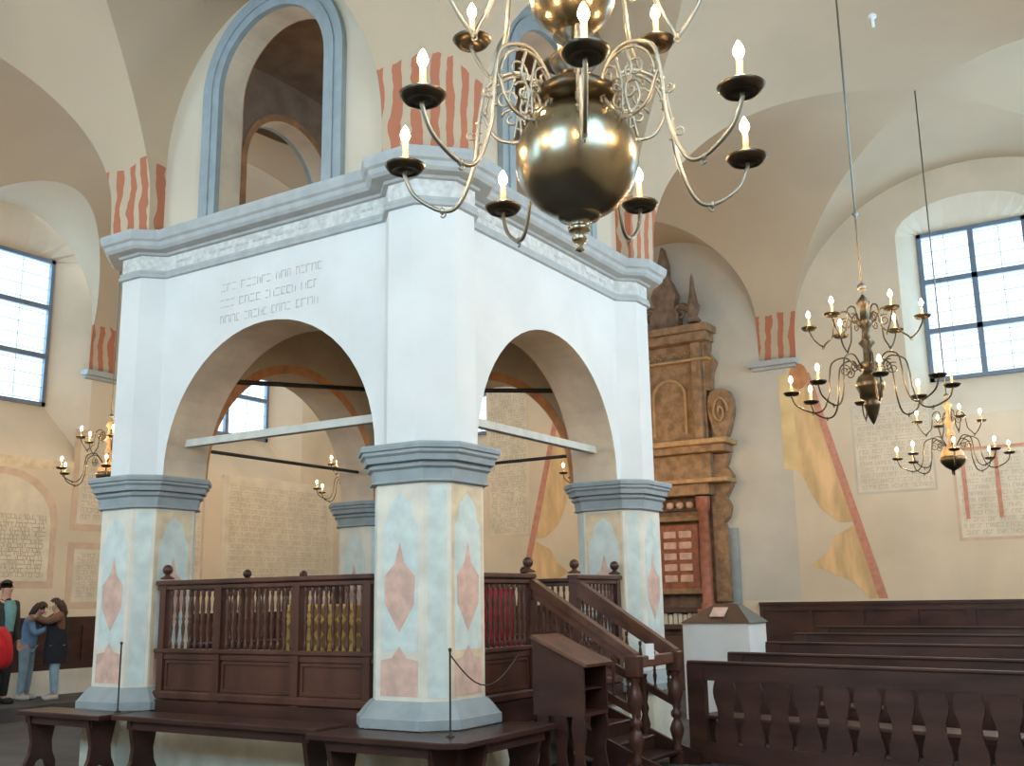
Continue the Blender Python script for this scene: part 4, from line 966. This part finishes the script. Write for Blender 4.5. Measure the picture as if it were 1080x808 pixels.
def person(loc, rz, H, J, label, top, top_m, trouser_m, shoe_m, hair_m, extra=None, longhair=False, coat=0.0):
    """J: dict of joint positions scaled to height 1.75, facing -y. Keys: pel, wai, che, nek, hea + sho/elb/wri/hip/kne/ank/toe L,R"""
    k = H/1.75
    e = empty('person', loc, rz, label=label, cat='person'); e.scale = (k, k, k)
    order = ['pel', 'wai', 'che', 'nek', 'jaw', 'hea', 'shoL', 'elbL', 'wriL', 'palL', 'shoR', 'elbR', 'wriR', 'palR', 'hipL', 'kneL', 'ankL', 'toeL', 'hipR', 'kneR', 'ankR', 'toeR']
    V = [Vector(J[o_]) for o_ in order]; ix = {o_: i for i, o_ in enumerate(order)}
    E = [('pel', 'wai'), ('wai', 'che'), ('che', 'nek'), ('nek', 'jaw'), ('jaw', 'hea'), ('che', 'shoL'), ('shoL', 'elbL'), ('elbL', 'wriL'), ('wriL', 'palL'), ('che', 'shoR'), ('shoR', 'elbR'), ('elbR', 'wriR'), ('wriR', 'palR'), ('pel', 'hipL'), ('hipL', 'kneL'), ('kneL', 'ankL'), ('ankL', 'toeL'), ('pel', 'hipR'), ('hipR', 'kneR'), ('kneR', 'ankR'), ('ankR', 'toeR')]
    rad = dict(pel=0.095, wai=0.095, che=0.115, nek=0.055, jaw=0.07, hea=0.085, shoL=0.065, elbL=0.045, wriL=0.03, palL=0.032, hipL=0.085, kneL=0.058, ankL=0.038, toeL=0.032)
    for q in list(rad):
        if q.endswith('L'): rad[q[:-1]+'R'] = rad[q]
    verts = list(V); edges = [(ix[a], ix[b_]) for a, b_ in E]; radii = [rad[o_] for o_ in order]
    # fingers and thumb on each palm
    for sd in 'LR':
        p = V[ix['pal'+sd]]; d_ = (p-V[ix['wri'+sd]]).normalized(); side = d_.cross(Vector((0, 1, 0.3))).normalized(); nrm = d_.cross(side)
        for q, (off, ln) in enumerate([(-0.028, 0.055), (-0.010, 0.07), (0.010, 0.067), (0.028, 0.05)]):
            a = p+side*off+d_*0.03; b1_ = a+d_*ln*0.6; b2_ = a+d_*ln*0.9+nrm*0.025
            i0 = len(verts); verts += [a, b1_, b2_]; radii += [0.010, 0.009, 0.007]; edges += [(ix['pal'+sd], i0), (i0, i0+1), (i0+1, i0+2)]
        a = p+side*0.045-d_*0.01; i0 = len(verts); verts += [a, a+side*0.02+d_*0.04]; radii += [0.011, 0.008]; edges += [(ix['pal'+sd], i0), (i0, i0+1)]
    body = skin_obj('body', verts, edges, radii, SKIN, e)
    def sub(name, keys, infl, mt, over={}, drop=0.0):
        vs2 = [V[ix[q]]-Vector((0, 0, drop if q == 'pel' else 0)) for q in keys]; es = [(keys.index(a), keys.index(b_)) for a, b_ in E if a in keys and b_ in keys]
        return skin_obj(name, vs2, es, [over.get(q, rad[q]+infl) for q in keys], mt, e)
    sub(top, ['pel', 'wai', 'che', 'shoL', 'elbL', 'wriL', 'shoR', 'elbR', 'wriR'], 0.022, top_m, {'pel': 0.155+coat*0.16, 'wai': 0.145+coat*0.16, 'che': 0.16+coat*0.12}, drop=0.17)
    sub('trousers', ['pel', 'hipL', 'kneL', 'ankL', 'hipR', 'kneR', 'ankR'], 0.018, trouser_m, {'pel': 0.128, 'hipL': 0.105, 'hipR': 0.105})
    for sd in 'LR':
        a, t_ = V[ix['ank'+sd]], V[ix['toe'+sd]]
        m_ = MB(); m_.tube([a+Vector((0, 0.05, -0.035)), (a+t_)/2+Vector((0, 0, -0.02)), t_, t_+(t_-a)*0.15], [0.045, 0.05, 0.042, 0.02], 10); m_.build('shoe', shoe_m, e)
    h = V[ix['hea']]; j = V[ix['jaw']]; up = (h-j).normalized()
    face = Vector(J.get('face', (0, -1, 0))).normalized()
    nose = MB(); c_ = (h+j)/2+face*0.085; nose.tube([c_+up*0.03, c_-up*0.005+face*0.018, c_-up*0.015], [0.008, 0.013, 0.008], 8); nose.build('nose', SKIN, e)
    sidev = up.cross(face).normalized()
    for s_ in (-1, 1):
        ey = MB(); ey.lathe([(0, -0.008), (0.008, 0), (0, 0.008)], tuple(c_+up*0.03+sidev*s_*0.032-face*0.002), 8); ey.build('eye', HAIRK, e)
        ea = MB(); ea.lathe([(0, -0.03), (0.014, -0.01), (0.016, 0.012), (0, 0.03)], tuple((h+j)/2+sidev*s_*0.088), 8); ea.build('ear', SKIN, e)
    mo = MB(); mo.tube([c_-up*0.045-sidev*0.022-face*0.01, c_-up*0.047-face*0.002, c_-up*0.045+sidev*0.022-face*0.01], 0.005, 6); mo.build('mouth', M['pink'], e)
    # hair cap
    hb = MB(); n1, n2 = 16, 10; vv = []; ff = []
    c0_ = h-up*0.0-face*0.012
    for a_ in range(n2+1):
        th = PI*0.62*a_/n2
        for b_ in range(n1):
            ph = 2*PI*b_/n1; dirv = up*math.cos(th)+(sidev*math.cos(ph)+face*math.sin(ph))*math.sin(th)
            cut = 1.0 if dirv.dot(face) < 0.45 or dirv.dot(up) > 0.35 else 0.86
            vv.append(c0_+dirv*(0.108*cut)*(1+0.04*math.sin(5*ph)))
    for a_ in range(n2):
        for b_ in range(n1): c2 = (b_+1) % n1; q4 = (a_*n1+b_, a_*n1+c2, (a_+1)*n1+c2, (a_+1)*n1+b_); mid = (sum((vv[i_] for i_ in q4), Vector())/4-c0_).normalized(); ff += [] if (mid.dot(face) > 0.12 and mid.dot(up) < 0.62) else [q4]
    hb.add(vv, ff, True)
    if longhair: hb.tube([h-face*0.06, j-face*0.09-up*0.03, j-face*0.10-up*0.16, j-face*0.09-up*0.24], [0.09, 0.085, 0.07, 0.02], 12)
    hb.build('hair', hair_m, e)
    if extra: extra(e, V, ix)
    return e
def base_pose():
    J = dict(pel=(0, 0, 0.98), wai=(0, 0, 1.12), che=(0, 0, 1.32), nek=(0, 0, 1.48), jaw=(0, -0.02, 1.58), hea=(0, -0.02, 1.65), face=(0, -1, 0))
    for s_, q in ((1, 'L'), (-1, 'R')):
        J.update({'sho'+q: (s_*0.18, 0, 1.40), 'elb'+q: (s_*0.23, 0.02, 1.12), 'wri'+q: (s_*0.24, -0.05, 0.88), 'pal'+q: (s_*0.24, -0.07, 0.81), 'hip'+q: (s_*0.085, 0, 0.83), 'kne'+q: (s_*0.10, -0.01, 0.49), 'ank'+q: (s_*0.11, 0.02, 0.09), 'toe'+q: (s_*0.12, -0.14, 0.04)})
    return J
JEANS = cloth('light_blue_jeans', (0.30, 0.44, 0.56)); DARKT = cloth('dark_trousers', (0.02, 0.02, 0.025)); SHOEW = cloth('white_trainers', (0.6, 0.6, 0.58)); SHOEK = cloth('dark_shoes', (0.03, 0.03, 0.03))
# woman in brown jacket, arms raised
J = base_pose(); J.update(shoL=(0.18, 0, 1.42), elbL=(0.30, -0.18, 1.33), wriL=(0.10, -0.36, 1.40), palL=(0.04, -0.40, 1.41), shoR=(-0.18, 0, 1.42), elbR=(-0.27, -0.20, 1.30), wriR=(-0.06, -0.36, 1.38), palR=(-0.02, -0.41, 1.38), jaw=(0, -0.05, 1.56), hea=(0, -0.07, 1.62), face=(0, -0.9, -0.45))
def vest(e, V, ix):
    mb = MB(); prof = [(0.20, 0.62), (0.205, 0.85), (0.17, 1.1), (0.185, 1.30), (0.12, 1.42)]
    mb.lathe(prof, (0, 0, 0), 20); mb.build('long_black_vest', cloth('black_vest', (0.012, 0.014, 0.022)), e)
P_woman = person((3.2, 9.95, 0.2), math.radians(-118), 1.60, J, 'person in brown jacket and long black vest, arms raised, left of the left pillar', 'jacket', cloth('brown_jacket', (0.20, 0.10, 0.06)), JEANS, SHOEW, HAIRB, vest, True)
# companion in light blue top
J = base_pose(); J.update(wai=(0, -0.03, 1.10), che=(0, -0.08, 1.30), nek=(0, -0.13, 1.44), jaw=(0, -0.2, 1.50), hea=(0, -0.23, 1.55), face=(0, -0.7, -0.7), shoL=(0.17, -0.1, 1.38), elbL=(0.20, -0.25, 1.15), wriL=(0.06, -0.38, 1.25), palL=(0.03, -0.41, 1.29), shoR=(-0.17, -0.1, 1.38), elbR=(-0.22, -0.22, 1.12), wriR=(-0.06, -0.36, 1.2), palR=(-0.03, -0.4, 1.24))
person((3.0, 10.42, 0.2), math.radians(30), 1.60, J, 'person in light blue top and jeans bending beside the brown-jacketed one', 'light_blue_top', cloth('light_blue_top', (0.22, 0.38, 0.62)), JEANS, SHOEW, HAIRB, None, True)
# dark jacket, teal shirt at the left edge
J = base_pose()
def shirt(e, V, ix):
    MB().lathe([(0.07, 1.02), (0.085, 1.2), (0.095, 1.36), (0.06, 1.46)], (0, -0.10, 0), 16).build('teal_shirt', cloth('teal_shirt', (0.16, 0.34, 0.36)), e)
    mb = MB(); mb.tube([(-0.07, -0.01, 1.45), (0, -0.08, 1.46), (0.07, -0.01, 1.45), (0, 0.06, 1.47), (-0.07, -0.01, 1.45)], 0.035, 8); mb.build('scarf', DARKT, e)
person((2.33, 10.05, 0.2), math.radians(10), 1.86, J, 'dark haired person in a dark jacket over a teal shirt at the left edge', 'dark_jacket', cloth('charcoal_jacket', (0.035, 0.045, 0.045)), DARKT, SHOEK, HAIRK, shirt)
# red puffer jacket, cut by the frame
J = base_pose(); J.update(che=(0, -0.10, 1.32), nek=(0, -0.24, 1.42), jaw=(0, -0.34, 1.47), hea=(0, -0.41, 1.49), face=(0, -0.7, -0.7))
P_red = person((1.25, 8.47, 0.0), math.radians(-140), 1.66, J, 'person in a bright red padded jacket, cut by the left edge of the photo', 'red_jacket', cloth('red_jacket', (0.62, 0.012, 0.02)), DARKT, SHOEW, HAIRK, None, False, 0.8)
